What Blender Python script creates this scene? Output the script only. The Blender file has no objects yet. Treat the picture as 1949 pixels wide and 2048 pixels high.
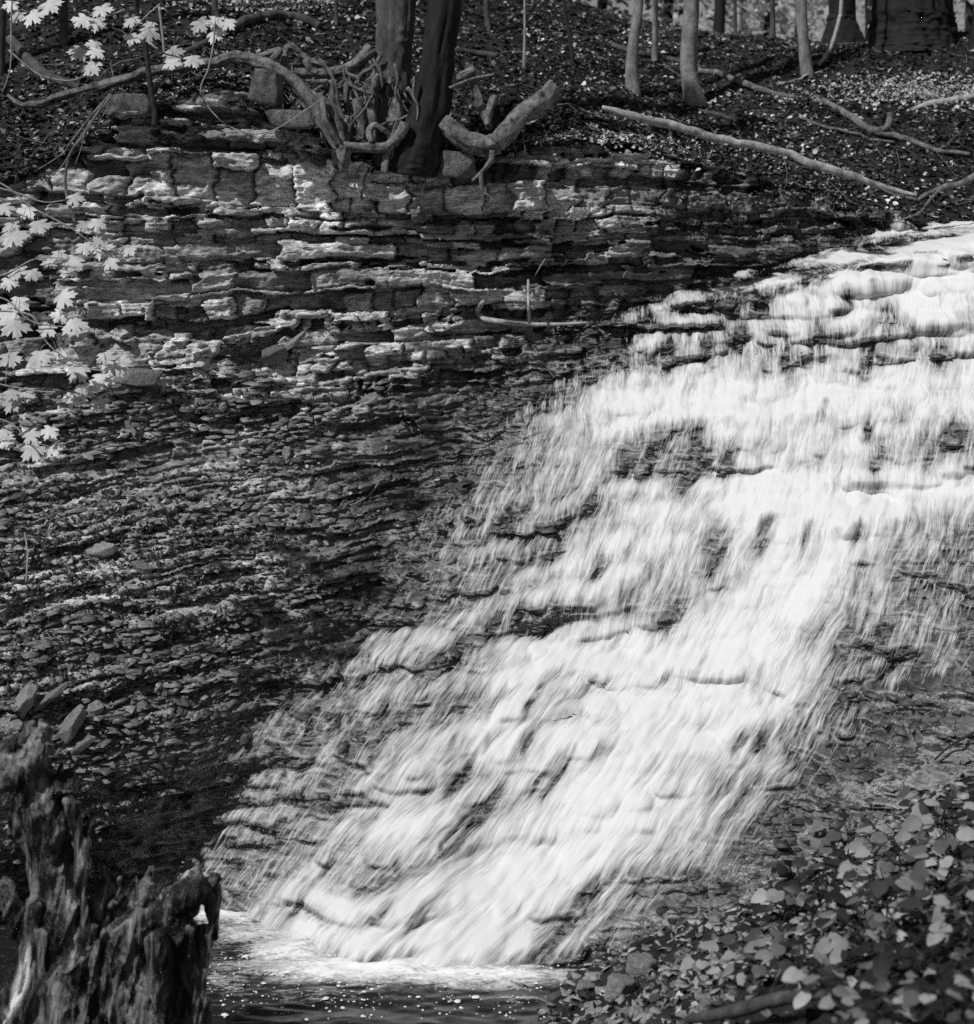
import bpy, math, random
import numpy as np
from mathutils import Vector
sc = bpy.context.scene
rng = np.random.default_rng(7)
random.seed(7)
# ------------------------------------------------------------------ camera
S = 0.5359 / 1949.0          # metres per photo pixel per metre of distance
ZC, HOR = 4.2, 520.0         # camera height above the pool, photo row of the horizon
cam = bpy.data.cameras.new('camera')
cam.sensor_fit = 'HORIZONTAL'; cam.sensor_width = 36.0
cam.lens = 36.0 / 0.5359
cam.shift_y = -(1024.0 - HOR) / 2048.0 * (2048.0/1949.0)   # a view camera with a lowered front
cam.clip_end = 500; cam.clip_start = 0.1
cam.dof.use_dof = True; cam.dof.focus_distance = 12.6; cam.dof.aperture_fstop = 2.4
co = bpy.data.objects.new('camera', cam); sc.collection.objects.link(co)
co.location = (0, 0, ZC); co.rotation_euler = (math.radians(90), 0, 0)
sc.camera = co
# ------------------------------------------------------------------ light
SUN_EL, SUN_AZ = math.radians(47), math.radians(-136)      # from the left, a little in front of the cliff
sd = Vector((math.sin(SUN_AZ)*math.cos(SUN_EL), math.cos(SUN_AZ)*math.cos(SUN_EL), math.sin(SUN_EL)))
w = bpy.data.worlds.new('World'); sc.world = w; w.use_nodes = True
nt = w.node_tree; nt.nodes.clear()
sky = nt.nodes.new('ShaderNodeTexSky'); sky.sky_type = 'NISHITA'; sky.sun_disc = False
sky.sun_elevation = SUN_EL; sky.sun_rotation = SUN_AZ
bw = nt.nodes.new('ShaderNodeRGBToBW'); bg = nt.nodes.new('ShaderNodeBackground'); wo = nt.nodes.new('ShaderNodeOutputWorld')
nt.links.new(sky.outputs[0], bw.inputs[0]); nt.links.new(bw.outputs[0], bg.inputs[0]); nt.links.new(bg.outputs[0], wo.inputs[0])
bg.inputs[1].default_value = 0.05
sl = bpy.data.lights.new('sun', 'SUN'); sl.energy = 3.3; sl.angle = math.radians(1); sl.color = (1, 1, 1)
so = bpy.data.objects.new('sun', sl); sc.collection.objects.link(so)
so.rotation_euler = sd.to_track_quat('Z', 'Y').to_euler()
sc.view_settings.view_transform = 'Standard'; sc.view_settings.look = 'None'
sc.view_settings.exposure = 0.1; sc.view_settings.gamma = 1.0
sc.cycles.max_bounces = 6; sc.cycles.diffuse_bounces = 2; sc.cycles.transparent_max_bounces = 12
sc.cycles.use_denoising = False
sc.cycles.caustics_reflective = False; sc.cycles.caustics_refractive = False
# ------------------------------------------------------------------ helpers
def at(px, py, Y): return np.array([(px-974.5)*S*Y, Y, ZC-(py-HOR)*S*Y])
def gd(Y): return 11+(Y-11)*0.6 if Y > 11 else Y
def hsh(i, j, s=0):
    h = (i.astype(np.int64)*374761393 + j.astype(np.int64)*668265263 + s*974711) & 0xffffffff
    h = ((h ^ (h >> 13))*1274126177) & 0xffffffff
    h = ((h ^ (h >> 16))*2246822519) & 0xffffffff
    return ((h ^ (h >> 15)) & 0xffffff)/float(0xffffff)
def vn(x, y, s=0):
    x = np.asarray(x, float); y = np.asarray(y, float)+0*x
    i = np.floor(x); j = np.floor(y); fx = x-i; fy = y-j
    fx = fx*fx*(3-2*fx); fy = fy*fy*(3-2*fy)
    a = hsh(i, j, s); b = hsh(i+1, j, s); c = hsh(i, j+1, s); d = hsh(i+1, j+1, s)
    return ((a*(1-fx)+b*fx)*(1-fy)+(c*(1-fx)+d*fx)*fy)*2-1
def fbm(x, y, s=0, o=4, g=0.5):
    t = 0; a = 1; n = 0
    for k in range(o):
        t = t+a*vn(x*2**k, y*2**k, s+k*17); n += a; a *= g
    return t/n
def sst(a, b, x):
    t = np.clip((x-a)/(b-a), 0, 1); return t*t*(3-2*t)
class TPS:
    def __init__(self, P, V, reg=1e-3):
        self.P = np.array(P, float); n = len(P)
        K = self.k(self.P[:, None, :]-self.P[None]) + reg*np.eye(n)
        A = np.zeros((n+3, n+3)); A[:n, :n] = K; A[:n, n] = 1; A[:n, n+1:] = self.P; A[n:, :n] = A[:n, n:].T
        self.w = np.linalg.solve(A, np.concatenate([V, [0, 0, 0]]))
    def k(self, d):
        r2 = (d**2).sum(-1); return 0.5*r2*np.log(r2+1e-12)
    def __call__(self, a, b):
        a = np.asarray(a, float); b = np.asarray(b, float); n = len(self.P)
        o = self.w[n]+self.w[n+1]*a+self.w[n+2]*b
        for i in range(n):
            r2 = (a-self.P[i, 0])**2+(b-self.P[i, 1])**2
            o = o+self.w[i]*0.5*r2*np.log(r2+1e-12)
        return o
def tag(o, label=None, cat=None, group=None, kind=None):
    if label: o['label'] = label
    if cat: o['category'] = cat
    if group: o['group'] = group
    if kind: o['kind'] = kind
    return o
def empty(name, loc):
    o = bpy.data.objects.new(name, None); sc.collection.objects.link(o); o.location = [float(c) for c in loc]
    o.empty_display_size = 0.1
    return o
def meshobj(name, V, F, mat, parent=None, attrs=None, uv=None, smooth=False):
    V = np.asarray(V, np.float32); F = [np.asarray(f, np.int32) for f in (F if isinstance(F, list) else [F])]
    me = bpy.data.meshes.new(name)
    me.vertices.add(len(V))
    off = np.array(parent.matrix_world.translation if False else parent.location, np.float32) if parent else np.zeros(3, np.float32)
    me.vertices.foreach_set('co', (V-off).ravel())
    loops = np.concatenate([f.ravel() for f in F]); tot = np.concatenate([np.full(len(f), f.shape[1], np.int32) for f in F])
    st = np.concatenate([[0], np.cumsum(tot)[:-1]]).astype(np.int32)
    me.loops.add(len(loops)); me.polygons.add(len(tot))
    me.loops.foreach_set('vertex_index', loops); me.polygons.foreach_set('loop_start', st); me.polygons.foreach_set('loop_total', tot)
    if smooth: me.polygons.foreach_set('use_smooth', np.ones(len(tot), bool))
    for k, a in (attrs or {}).items():
        at_ = me.attributes.new(k, 'FLOAT', 'POINT'); at_.data.foreach_set('value', np.asarray(a, np.float32))
    if uv is not None:
        l = me.uv_layers.new(name='flow'); l.data.foreach_set('uv', np.asarray(uv, np.float32)[loops].ravel())
    me.update(calc_edges=True)
    me.materials.append(mat)
    o = bpy.data.objects.new(name, me); sc.collection.objects.link(o)
    if parent: o.parent = parent
    return o
def grid_faces(nr, nc, keep=None):
    i = np.arange(nr*nc).reshape(nr, nc)
    f = np.stack([i[:-1, :-1], i[:-1, 1:], i[1:, 1:], i[1:, :-1]], -1).reshape(-1, 4)
    if keep is not None: f = f[keep.ravel()[f].all(1)]
    return f
def compact(V, F, *arrs):
    u = np.unique(F); m = np.full(len(V), -1, np.int64); m[u] = np.arange(len(u))
    return (V[u], m[F])+tuple(a[u] for a in arrs)
def catmull(P, n):
    P = np.asarray(P, float)
    if len(P) == 2: return P[0]+(P[1]-P[0])*np.linspace(0, 1, n)[:, None]
    Q = np.vstack([2*P[0]-P[1], P, 2*P[-1]-P[-2]]); t = np.linspace(0, len(P)-1-1e-6, n); i = t.astype(int); f = (t-i)[:, None]
    a, b, c, d = Q[i], Q[i+1], Q[i+2], Q[i+3]
    return 0.5*(2*b+(c-a)*f+(2*a-5*b+4*c-d)*f*f+(3*b-a-3*c+d)*f**3)
def tube(path, rad, seg=10, step=0.03, rough=0.12, seed=0, wob=0.0):
    path = np.asarray(path, float); L = np.linalg.norm(np.diff(path, axis=0), axis=1).sum()
    n = int(np.clip(L/step, 4, 400))
    rr = np.interp(np.linspace(0, 1, n), np.linspace(0, 1, len(rad)), rad)
    P = catmull(path, n)
    s = np.linspace(0, L, n)
    if wob: P = P+wob*np.stack([fbm(s*4, s*0+k*9.3, seed+k, 3) for k in range(3)], 1)*np.clip(np.minimum(s, L-s)/0.2, 0, 1)[:, None]
    T = np.gradient(P, axis=0); T /= np.linalg.norm(T, axis=1)[:, None]+1e-9
    N = np.zeros_like(P); v = np.array([0.31, -0.9, 0.2]); v -= T[0]*(v@T[0]); N[0] = v/np.linalg.norm(v)
    for k in range(1, n):
        v = N[k-1]-T[k]*(N[k-1]@T[k]); N[k] = v/(np.linalg.norm(v)+1e-9)
    B = np.cross(T, N)
    th = np.linspace(0, 2*np.pi, seg, endpoint=False)
    TH, SS = np.meshgrid(th, s); R = rr[:, None]
    d = fbm(np.cos(TH)*2.2+SS*1.7/np.maximum(R*12, .3), np.sin(TH)*2.2+7+SS*.4, seed, 4)*rough
    if seg >= 20:
        d = d+rough*0.55*(1-2*np.abs(vn(TH*seg/7.0, SS*(1.4 if seg >= 28 else 5)+seed, seed+3)))+rough*.35*(1-2*np.abs(vn(TH*seg/3.5, SS*(3.5 if seg >= 28 else 13), seed+5)))
    RR = R*(1+d)
    V = P[:, None]+RR[..., None]*(np.cos(TH)[..., None]*N[:, None]+np.sin(TH)[..., None]*B[:, None])
    i = np.arange(n*seg).reshape(n, seg); j = np.roll(i, -1, 1)
    F = np.stack([i[:-1], j[:-1], j[1:], i[1:]], -1).reshape(-1, 4)
    V = V.reshape(-1, 3)
    V = np.vstack([V, P[0], P[-1]]); a = n*seg
    caps = np.vstack([np.stack([np.full(seg, a), j[0], i[0]], 1), np.stack([np.full(seg, a+1), i[-1], j[-1]], 1)])
    return V, [F, caps]
def merge(parts):
    Vs = []; Q = []; T = []; o = 0
    for V, F in parts:
        for f in (F if isinstance(F, list) else [F]): (Q if f.shape[1] == 4 else T).append(f+o)
        Vs.append(V); o += len(V)
    return np.vstack(Vs), [np.vstack(x) for x in (Q, T) if x]
def pipe(name, pts, rad, mat, parent=None, Y=None, seg=9, rough=.12, seed=None, step=.03, wob=.0):
    """pts: (px,py[,Y]) in photo pixels, rad: half width in photo pixels; placed at their own distance."""
    P = [at(p[0], p[1], p[2] if len(p) > 2 else Y) for p in pts]; my = np.mean([q[1] for q in P])
    rad = np.atleast_1d(np.asarray(rad, float))*S*my
    if len(rad) == 1: rad = np.array([rad[0], rad[0]])
    V, F = tube(P, rad, seg, step, rough, seed if seed is not None else random.randrange(999), wob)
    return meshobj(name, V, F, mat, parent, smooth=seg < 20)
# ------------------------------------------------------------------ materials (all grey: a black-and-white photograph)
class NT:
    def __init__(s, name):
        s.m = bpy.data.materials.new(name); s.m.use_nodes = True; s.t = s.m.node_tree; s.t.nodes.clear()
        s.out = s.n('ShaderNodeOutputMaterial')
    def n(s, k, **kw):
        o = s.t.nodes.new(k)
        for a, v in kw.items(): setattr(o, a, v)
        return o
    def l(s, a, b): s.t.links.new(a, b)
    def val(s, x, sock):
        if hasattr(x, 'is_linked') or hasattr(x, 'links'): s.l(x, sock)
        else: sock.default_value = x
    def math(s, op, a, b=None, c=None, clamp=False):
        o = s.n('ShaderNodeMath', operation=op); o.use_clamp = clamp
        for i, x in enumerate((a, b, c)):
            if x is not None: s.val(x, o.inputs[i])
        return o.outputs[0]
    def attr(s, name): return s.n('ShaderNodeAttribute', attribute_name=name).outputs['Fac']
    def noise(s, scale, vec=None, detail=4, rough=.6, dist=0):
        o = s.n('ShaderNodeTexNoise'); o.inputs['Scale'].default_value = scale; o.inputs['Detail'].default_value = detail
        o.inputs['Roughness'].default_value = rough; o.inputs['Distortion'].default_value = dist
        if vec is not None: s.l(vec, o.inputs['Vector'])
        return o.outputs['Fac']
    def coord(s, sx=1, sy=1, sz=1, src='Object'):
        t = s.n('ShaderNodeTexCoord') if src != 'flow' else s.n('ShaderNodeUVMap', uv_map='flow')
        m = s.n('ShaderNodeMapping'); m.inputs['Scale'].default_value = (sx, sy, sz)
        s.l(t.outputs[src if src != 'flow' else 'UV'], m.inputs[0]); return m.outputs[0]
    def rng(s, x, a, b, c=0., d=1.):
        o = s.n('ShaderNodeMapRange'); s.val(x, o.inputs[0])
        for i, v in enumerate((a, b, c, d)): s.val(v, o.inputs[i+1])
        return o.outputs[0]
    def grey(s, v):
        o = s.n('ShaderNodeCombineColor')
        for i in range(3): s.val(v, o.inputs[i])
        return o.outputs[0]
    def bsdf(s, col, rough=.9, bump=None, bstr=.5, bdist=.01, spec=.3):
        p = s.n('ShaderNodeBsdfPrincipled'); s.l(s.grey(col), p.inputs['Base Color']); s.val(rough, p.inputs['Roughness'])
        s.val(spec, p.inputs['Specular IOR Level'])
        if bump is not None:
            b = s.n('ShaderNodeBump'); s.val(bstr, b.inputs['Strength']); b.inputs['Distance'].default_value = bdist
            s.l(bump, b.inputs['Height']); s.l(b.outputs[0], p.inputs['Normal'])
        return p
    def done(s, p): s.l(p.outputs[0], s.out.inputs[0]); return s.m
def wood_mat(name, lo, hi, scale=8, sz=1., rough=.85, bstr=.6, bd=.012, spec=.3):
    t = NT(name); c = t.coord(1, 1, sz); n = t.noise(scale, c, 5, .65); n2 = t.noise(scale*6, c, 4, .7)
    v = t.math('MULTIPLY', t.rng(n, .3, .7, lo, hi), t.rng(n2, .25, .75, .55, 1.35))
    return t.done(t.bsdf(v, rough, t.math('ADD', n2, n), bstr, bd, spec))
M = {}
t = NT('layered_rock'); a = t.attr('alb'); wt = t.attr('wet')
n1 = t.noise(5, t.coord(1, 1, 2.5), 6, .7); n2 = t.noise(38, t.coord(1, 1, 2.2), 5, .75); n3 = t.noise(130, t.coord(1, 1, 2), 3, .7)
v = t.math('MULTIPLY', a, t.math('MULTIPLY', t.rng(n1, .32, .68, .5, 1.4), t.rng(n2, .3, .7, .55, 1.4)))
n4 = t.noise(9, t.coord(1, 1, 8), 7, .78); v = t.math('MULTIPLY', v, t.math('MULTIPLY', t.rng(n3, .3, .7, .75, 1.2), t.rng(n4, .38, .6, .5, 1.6)))
M['rock'] = t.done(t.bsdf(v, t.rng(wt, 0., 1., .95, .38), t.math('ADD', t.math('MULTIPLY', n4, .22), t.math('ADD', t.math('MULTIPLY', n2, .6), t.math('MULTIPLY', n3, .35))), t.rng(wt, 0., 1., .95, .35), .03, t.rng(wt, 0., 1., .15, .6)))
t = NT('loose_stone'); n1 = t.noise(7, t.coord(), 5, .7); n2 = t.noise(45, t.coord(), 5, .7); oi = t.n('ShaderNodeObjectInfo').outputs['Random']
v = t.math('MULTIPLY', t.rng(oi, 0., 1., .14, .42), t.math('MULTIPLY', t.rng(n1, .3, .7, .65, 1.3), t.rng(n2, .3, .7, .7, 1.25)))
M['stone'] = t.done(t.bsdf(v, .9, t.math('ADD', n1, n2), 1., .03))
t = NT('forest_soil'); n1 = t.noise(4, t.coord(), 6, .7); n2 = t.noise(40, t.coord(), 5, .75)
M['soil'] = t.done(t.bsdf(t.math('MULTIPLY', t.rng(n1, .35, .65, .012, .06), t.rng(n2, .3, .7, .4, 1.8)), 1., n2, 1., .04, .1))
t = NT('dead_leaves'); a = t.attr('alb'); n2 = t.noise(60, t.coord(), 3, .7)
M['litter'] = t.done(t.bsdf(t.math('MULTIPLY', a, t.rng(n2, .3, .7, .6, 1.25)), .75, n2, .3, .005, .35))
t = NT('dry_plate_stone'); a = t.attr('alb'); n2 = t.noise(30, t.coord(1, 1, 3), 6, .75); M['plate'] = t.done(t.bsdf(t.math('MULTIPLY', a, t.rng(n2, .35, .65, .35, 1.6)), .9, n2, .8, .01, .2))
t = NT('wet_plate_stone'); a = t.attr('alb'); n2 = t.noise(30, t.coord(1, 1, 3), 6, .75); M['wetplate'] = t.done(t.bsdf(t.math('MULTIPLY', a, t.rng(n2, .35, .65, .35, 1.6)), .3, n2, .6, .01, .5))
M['bark_dark'] = wood_mat('dark_furrowed_bark', .006, .024, 10, .25)
M['bark_grey'] = wood_mat('grey_rough_bark', .02, .12, 9, .35)
M['bark_pale'] = wood_mat('pale_smooth_bark', .09, .30, 12, .6, bstr=.6)
M['root'] = wood_mat('weathered_root_bark', .015, .36, 16, .7, bstr=1., bd=.02)
M['log'] = wood_mat('pale_barkless_wood', .16, .6, 14, 1., bstr=.9)
M['twig'] = wood_mat('thin_twig_bark', .15, .4, 20, 1., bstr=.2)
M['twig_dark'] = wood_mat('dark_twig_bark', .01, .04, 20, 1., bstr=.2)
def leaf_mat(name, lo, hi, tr=.35, rough=.5):
    t = NT(name); oi = t.n('ShaderNodeObjectInfo').outputs['Random']; n2 = t.noise(25, t.coord(), 3, .6)
    v = t.math('MULTIPLY', t.rng(oi, 0., 1., lo, hi), t.rng(n2, .3, .7, .85, 1.12))
    p = t.bsdf(v, rough, None, spec=.35); tb = t.n('ShaderNodeBsdfTranslucent'); t.l(t.grey(v), tb.inputs[0])
    mx = t.n('ShaderNodeMixShader'); mx.inputs[0].default_value = tr; t.l(p.outputs[0], mx.inputs[1]); t.l(tb.outputs[0], mx.inputs[2])
    return t.done(mx)
M['maple'] = leaf_mat('pale_maple_leaf', .5, .78)
M['plant'] = leaf_mat('broad_green_leaf', .03, .40, .25)
M['plant_dark'] = leaf_mat('dark_broad_leaf', .015, .04, .2)
M['plant_pale'] = leaf_mat('pale_broad_leaf', .16, .5, .3)
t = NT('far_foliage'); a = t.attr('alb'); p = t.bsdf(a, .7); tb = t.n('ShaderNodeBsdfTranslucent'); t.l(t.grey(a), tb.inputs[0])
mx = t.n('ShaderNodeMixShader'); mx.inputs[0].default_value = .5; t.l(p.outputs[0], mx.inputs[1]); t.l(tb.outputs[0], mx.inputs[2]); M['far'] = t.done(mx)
# white water: strands of foam running down the flow, clear water between them
t = NT('white_water'); f = t.attr('foam')
cA = t.coord(1, 1, 1, 'flow')
def stretch(a, b):
    m = t.n('ShaderNodeMapping'); m.inputs['Scale'].default_value = (a, b, 1); t.l(cA, m.inputs[0]); return m.outputs[0]
s1 = t.noise(1, stretch(13, 2.6), 3, .6, .5); s2 = t.noise(1, stretch(50, 5), 3, .6, .3); s3 = t.noise(1, stretch(150, 12), 2, .6)
st = t.math('ADD', t.math('MULTIPLY', t.math('SUBTRACT', s1, .5), 1.2), t.math('ADD', t.math('MULTIPLY', t.math('SUBTRACT', s2, .5), 1.0), t.math('MULTIPLY', t.math('SUBTRACT', s3, .5), .8)))
al = t.rng(t.math('ADD', f, t.math('MULTIPLY', st, t.rng(f, .4, 1.25, 1.3, .4))), .26, 1.05, 0., 1.)
bmp = t.n('ShaderNodeBump'); bmp.inputs['Strength'].default_value = .35; bmp.inputs['Distance'].default_value = .015; t.l(st, bmp.inputs['Height'])
df = t.n('ShaderNodeBsdfDiffuse'); df.inputs[0].default_value = (.68, .68, .68, 1); t.l(bmp.outputs[0], df.inputs['Normal'])
gl = t.n('ShaderNodeBsdfGlossy'); gl.inputs['Roughness'].default_value = .35; gl.inputs[0].default_value = (1, 1, 1, 1); t.l(bmp.outputs[0], gl.inputs['Normal'])
tr = t.n('ShaderNodeBsdfTransparent'); m1 = t.n('ShaderNodeMixShader'); m1.inputs[0].default_value = .03
t.l(tr.outputs[0], m1.inputs[1]); t.l(gl.outputs[0], m1.inputs[2])
m2 = t.n('ShaderNodeMixShader'); t.l(al, m2.inputs[0]); t.l(m1.outputs[0], m2.inputs[1]); t.l(df.outputs[0], m2.inputs[2]); M['fall'] = t.done(m2)
t = NT('pool_water'); f = t.attr('foam'); n1 = t.noise(7, t.coord(1, 2.8, 1), 5, .65, 1.2); n2 = t.noise(40, t.coord(1, 2.2, 1), 4, .7)
al = t.rng(t.math('ADD', f, t.math('ADD', t.math('MULTIPLY', t.math('SUBTRACT', n1, .5), 1.6), t.math('MULTIPLY', t.math('SUBTRACT', n2, .5), 1.2))), .3, 1.05, 0., 1.)
p = t.bsdf(.018, .08, n2, .12, .01, .5); df = t.n('ShaderNodeBsdfDiffuse'); df.inputs[0].default_value = (.88, .88, .88, 1)
m2 = t.n('ShaderNodeMixShader'); t.l(al, m2.inputs[0]); t.l(p.outputs[0], m2.inputs[1]); t.l(df.outputs[0], m2.inputs[2]); M['pool'] = t.done(m2)
t = NT('stump_wood'); c = t.coord(1, 1, .22); n1 = t.noise(9, c, 6, .7, .8); n2 = t.noise(45, c, 4, .7); b = t.attr('bare')
v = t.math('MULTIPLY', t.rng(n1, .44, .68, .004, .30), t.rng(n2, .3, .7, .4, 1.6))
v = t.math('ADD', v, t.math('MULTIPLY', b, .7))
M['stump'] = t.done(t.bsdf(v, .45, t.math('ADD', n1, n2), .9, .025, .45))
# ------------------------------------------------------------------ the rock: one face y = F(x, z), cliff and cascade bed
def ctl(L): return [tuple(at(p[0], p[1], gd(p[2]))) for p in L]
CL = ctl([(0,350,15.2),(0,600,14.8),(0,780,14.3),(0,950,13.6),(0,1100,12.9),(0,1300,12.1),(0,1500,11.6),(0,1750,11.7),
 (-300,600,13.8),(-300,350,14.1),(-300,1100,12.2),(-300,1500,11.1),(400,300,16.2),(400,450,16.1),(400,600,15.9),(400,780,15.5),(400,950,14.8),
 (400,1100,14.0),(400,1300,13.0),(400,1500,12.4),(700,350,17),(700,600,16.7),(700,750,16.4),(700,950,15.6),(700,1150,14.5),
 (1000,300,17.8),(1000,500,17.6),(1000,640,17.4),(900,900,16.4),(1300,300,18.6),(1300,560,18.4),(1300,640,18.3),(1650,380,19.2),(1650,520,19.0),
 (1900,450,19.6),(1900,480,19.5),(2300,450,20.3),(2300,600,20.2),(1300,900,18.2),(1000,1100,17)])
WL = ctl([(1949,490,16.0),(1700,535,16.6),(1450,590,17.2),(1200,650,17.7),(1949,700,15.0),(1600,700,16.2),(1350,800,16.3),(1100,760,17.0),(950,900,16.2),
 (1949,950,13.6),(1600,1000,14.2),(1250,1010,15.0),(850,1060,15.2),(1949,1130,12.9),(1600,1250,13.0),(1200,1300,13.4),(740,1250,14.1),
 (1700,1500,11.8),(1300,1500,12.2),(900,1500,12.5),(550,1430,13.0),(1450,1700,11.3),(1000,1700,11.7),(600,1650,12.4),
 (1150,1930,10.85),(1949,1300,12.0),(1949,1500,11.2),(2300,490,15),(2300,900,12.6),(2300,1300,11.2),
 (700,700,19),(600,1000,17),(300,1300,15)])
WL += [tuple(at(*p)) for p in [(330,1795,11.98),(450,1820,11.75),(590,1862,11.38),(720,1918,10.92),(250,1780,12.1)]]
CL = CL+[tuple(at(330, 1760, 12.15)), tuple(at(150, 1800, 11.9))]
fC = TPS([(p[0], p[2]) for p in CL], np.array([p[1] for p in CL]), .02)
fW = TPS([(p[0], p[2]) for p in WL], np.array([p[1] for p in WL]), .02)
crest_x = [at(p[0], p[1], gd(p[2])) for p in [(1000,700,17.8),(1200,650,17.7),(1450,590,17.2),(1700,535,16.6),(1949,490,16.0),(2300,430,15.2)]]
def crest(x): return np.interp(x, [c[0] for c in crest_x], [c[2] for c in crest_x])
brow_p = [at(p[0], p[1], p[2]) for p in [(-300,340,12.9),(0,330,13.5),(150,300,13.8),(250,215,14.1),(500,170,14.3),(640,260,14.5),(800,330,14.8),(1000,285,15.1),(1100,262,15.2),(1300,300,15.6),(1500,350,15.9),(1700,400,16.0),(1900,455,16.3),(2300,480,16.7)]]
def brow(x): return np.interp(x, [b[0] for b in brow_p], [b[2] for b in brow_p])
X = np.arange(-5.0, 6.0, 0.0115); Z = np.arange(-0.35, 6.4, 0.0085)
GX, GZ = np.meshgrid(X, Z)
# beds: thick blocks on top, thin ledges in the middle, shale below
zb = [-0.6]
while zb[-1] < 7:
    z = zb[-1]
    if z > 4.58: h = rng.choice([.05, .1, .16, .22])
    elif z > 3.35: h = rng.choice([.02, .035, .05, .07, .11], p=[.2, .3, .25, .15, .1])
    elif z > 2.2: h = rng.choice([.015, .025, .04, .07])
    else: h = rng.choice([.015, .03, .045, .08])
    zb.append(z+h*rng.uniform(.8, 1.2))
zb = np.array(zb)
dip = 0.09*np.clip((4.35-GZ)/1.2, 0, 1)
z0_ = GZ-dip*GX
blockband = sst(4.6, 4.7, z0_+.1*fbm(GX*.8, GZ*0, 2, 2))*(1-sst(4.98, 5.06, z0_+.08*fbm(GX*1.3, GZ*0, 4, 2)))*sst(.5, -.4, GX); thin = sst(3.15, 3.45, z0_)*(1-blockband); shale = 1-sst(3.25, 3.45, z0_)
zz = z0_+0.05*fbm(GX*.9, GZ*.9, 3, 3)+.035*fbm(GX*2.6, GZ*4, 5, 4)+(.012+.012*shale)*fbm(GX*8, GZ*14, 6, 3)+.006*fbm(GX*32, GZ*20, 10, 2)
# broken bed edges: pieces of the bed shifted up or down a little
zz = zz+(.05*thin+.06*shale)*(hsh(np.floor(GX*1.6+fbm(GX*3, GZ*4, 7, 2)*.8), np.floor(GZ*3.1), 8)-.5)
col_ = np.floor(GX*2.3+.5*fbm(GX*2, GZ*3, 38, 2)); zz = zz+blockband*(.26*(hsh(col_, col_*0, 39)-.5)+.03*fbm(GX*7, GZ*3, 37, 3))
k = np.clip(np.searchsorted(zb, zz)-1, 0, len(zb)-2); tt = (zz-zb[k])/(zb[k+1]-zb[k]); hk = zb[k+1]-zb[k]
kk = k.astype(float)
xw = GX+.10*fbm(GX*4, GZ*7, 9, 4)
wk = np.where(blockband > .4, .12+.42*hsh(kk, kk*0, 11)**1.5, .12+.8*hsh(kk, kk*0, 12)**2)
cell = np.floor(xw/wk+hsh(kk, kk*0, 13)); fr = xw/wk+hsh(kk, kk*0, 13)-cell
cr = hsh(kk, cell, 14); lr = hsh(kk, kk*0, 15); cs = hsh(kk, cell, 16)
amp = blockband*.13+thin*.15+shale*.05
lr = .5+.5*vn(GX*.8+kk*3.7, kk*5.3, 15)
prot = amp*((lr-.5)*1.1+(cr-.5)*1.5+(fr-.5)*(cs-.5)*1.3)
# lens-shaped gaps where a bed has fallen out
gap = vn(GX*1.1+3, zz*11, 21)+.5*vn(GX*3.3, zz*16, 22)
gapm = sst(.40, .47, gap+.25*vn(GX*14, zz*30, 23))*(thin*1.+shale*.45+.15*blockband)*(GZ > 1.2)
prot -= .20*gapm
deep = gapm > .4
bd = np.minimum(fr, 1-fr)*wk
prot -= (.08*np.exp(-(bd/.014)**2)*blockband+.05*np.exp(-(bd/.012)**2)*thin*(cs > .4)+.03*np.exp(-(bd/.01)**2)*shale*(cs > .5))
prot -= np.clip(hk, .02, .1)*.35*np.exp(-((1-tt)*hk/.014)**2)*hsh(kk, cell, 17)+np.clip(hk, .02, .1)*.9*np.exp(-(tt*hk/.012)**2)*hsh(kk, cell, 18)
rg = 1-2*np.abs(vn(GX*6+zz*2, zz*9, 35)); rg2 = 1-2*np.abs(vn(GX*15-zz*4, zz*22, 36))
prot += (.05*fbm(GX*4, GZ*7, 31, 4)+.02*rg+.011*rg2+.010*fbm(GX*30, GZ*40, 33, 3))*(.35+.6*thin+.85*blockband)
for lt_, lw_, la_ in ((.021, .35, .030), (.012, .16, .016)):
    l_ = np.floor((zz+.01*fbm(GX*5, GZ*5, 51, 2))/lt_); lc_ = np.floor(GX/lw_+hsh(l_, l_*0, 52)*7+.3*fbm(GX*6, GZ*8, 53, 2)); prot += la_*(hsh(l_, lc_, 54)-.5)*(.8+.3*shale-.65*blockband)
# stairs: each big bed gives a riser and a tread
sb = [-0.6]
while sb[-1] < 7: sb.append(sb[-1]+rng.choice([.05, .08, .12, .18])*rng.uniform(.85, 1.15))
sb = np.array(sb)
xc = GX*1.5+.5*fbm(GX*2, GZ*2, 44, 2)
zs = GZ-.12*GX+.10*fbm(GX*.8, GZ*.9, 41, 3)+.11*fbm(GX*2.2, GZ*2.2, 43, 4)+.03*fbm(GX*9, GZ*7, 46, 3)+.12*(hsh(np.floor(xc+.37*np.floor(GZ*2.3)), np.floor(GZ*2.3), 45)-.5)
ks = np.clip(np.searchsorted(sb, zs)-1, 0, len(sb)-2); ts = (zs-sb[ks])/(sb[ks+1]-sb[ks]); hs = sb[ks+1]-sb[ks]
def stair(ts, a): return np.where(ts < .7, ts/.7*(1-a), (1-a)+(ts-.7)/.3*a)
stA = sst(-.5, .35, vn(GX*.9, GZ*1.4, 48)); zeW = GZ+(stair(ts, .80)-ts)*hs*(.55+.4*stA)
zeC = GZ+(stair(tt, .65)-tt)*hk*.7*shale
D = 1/0.9625
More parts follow.
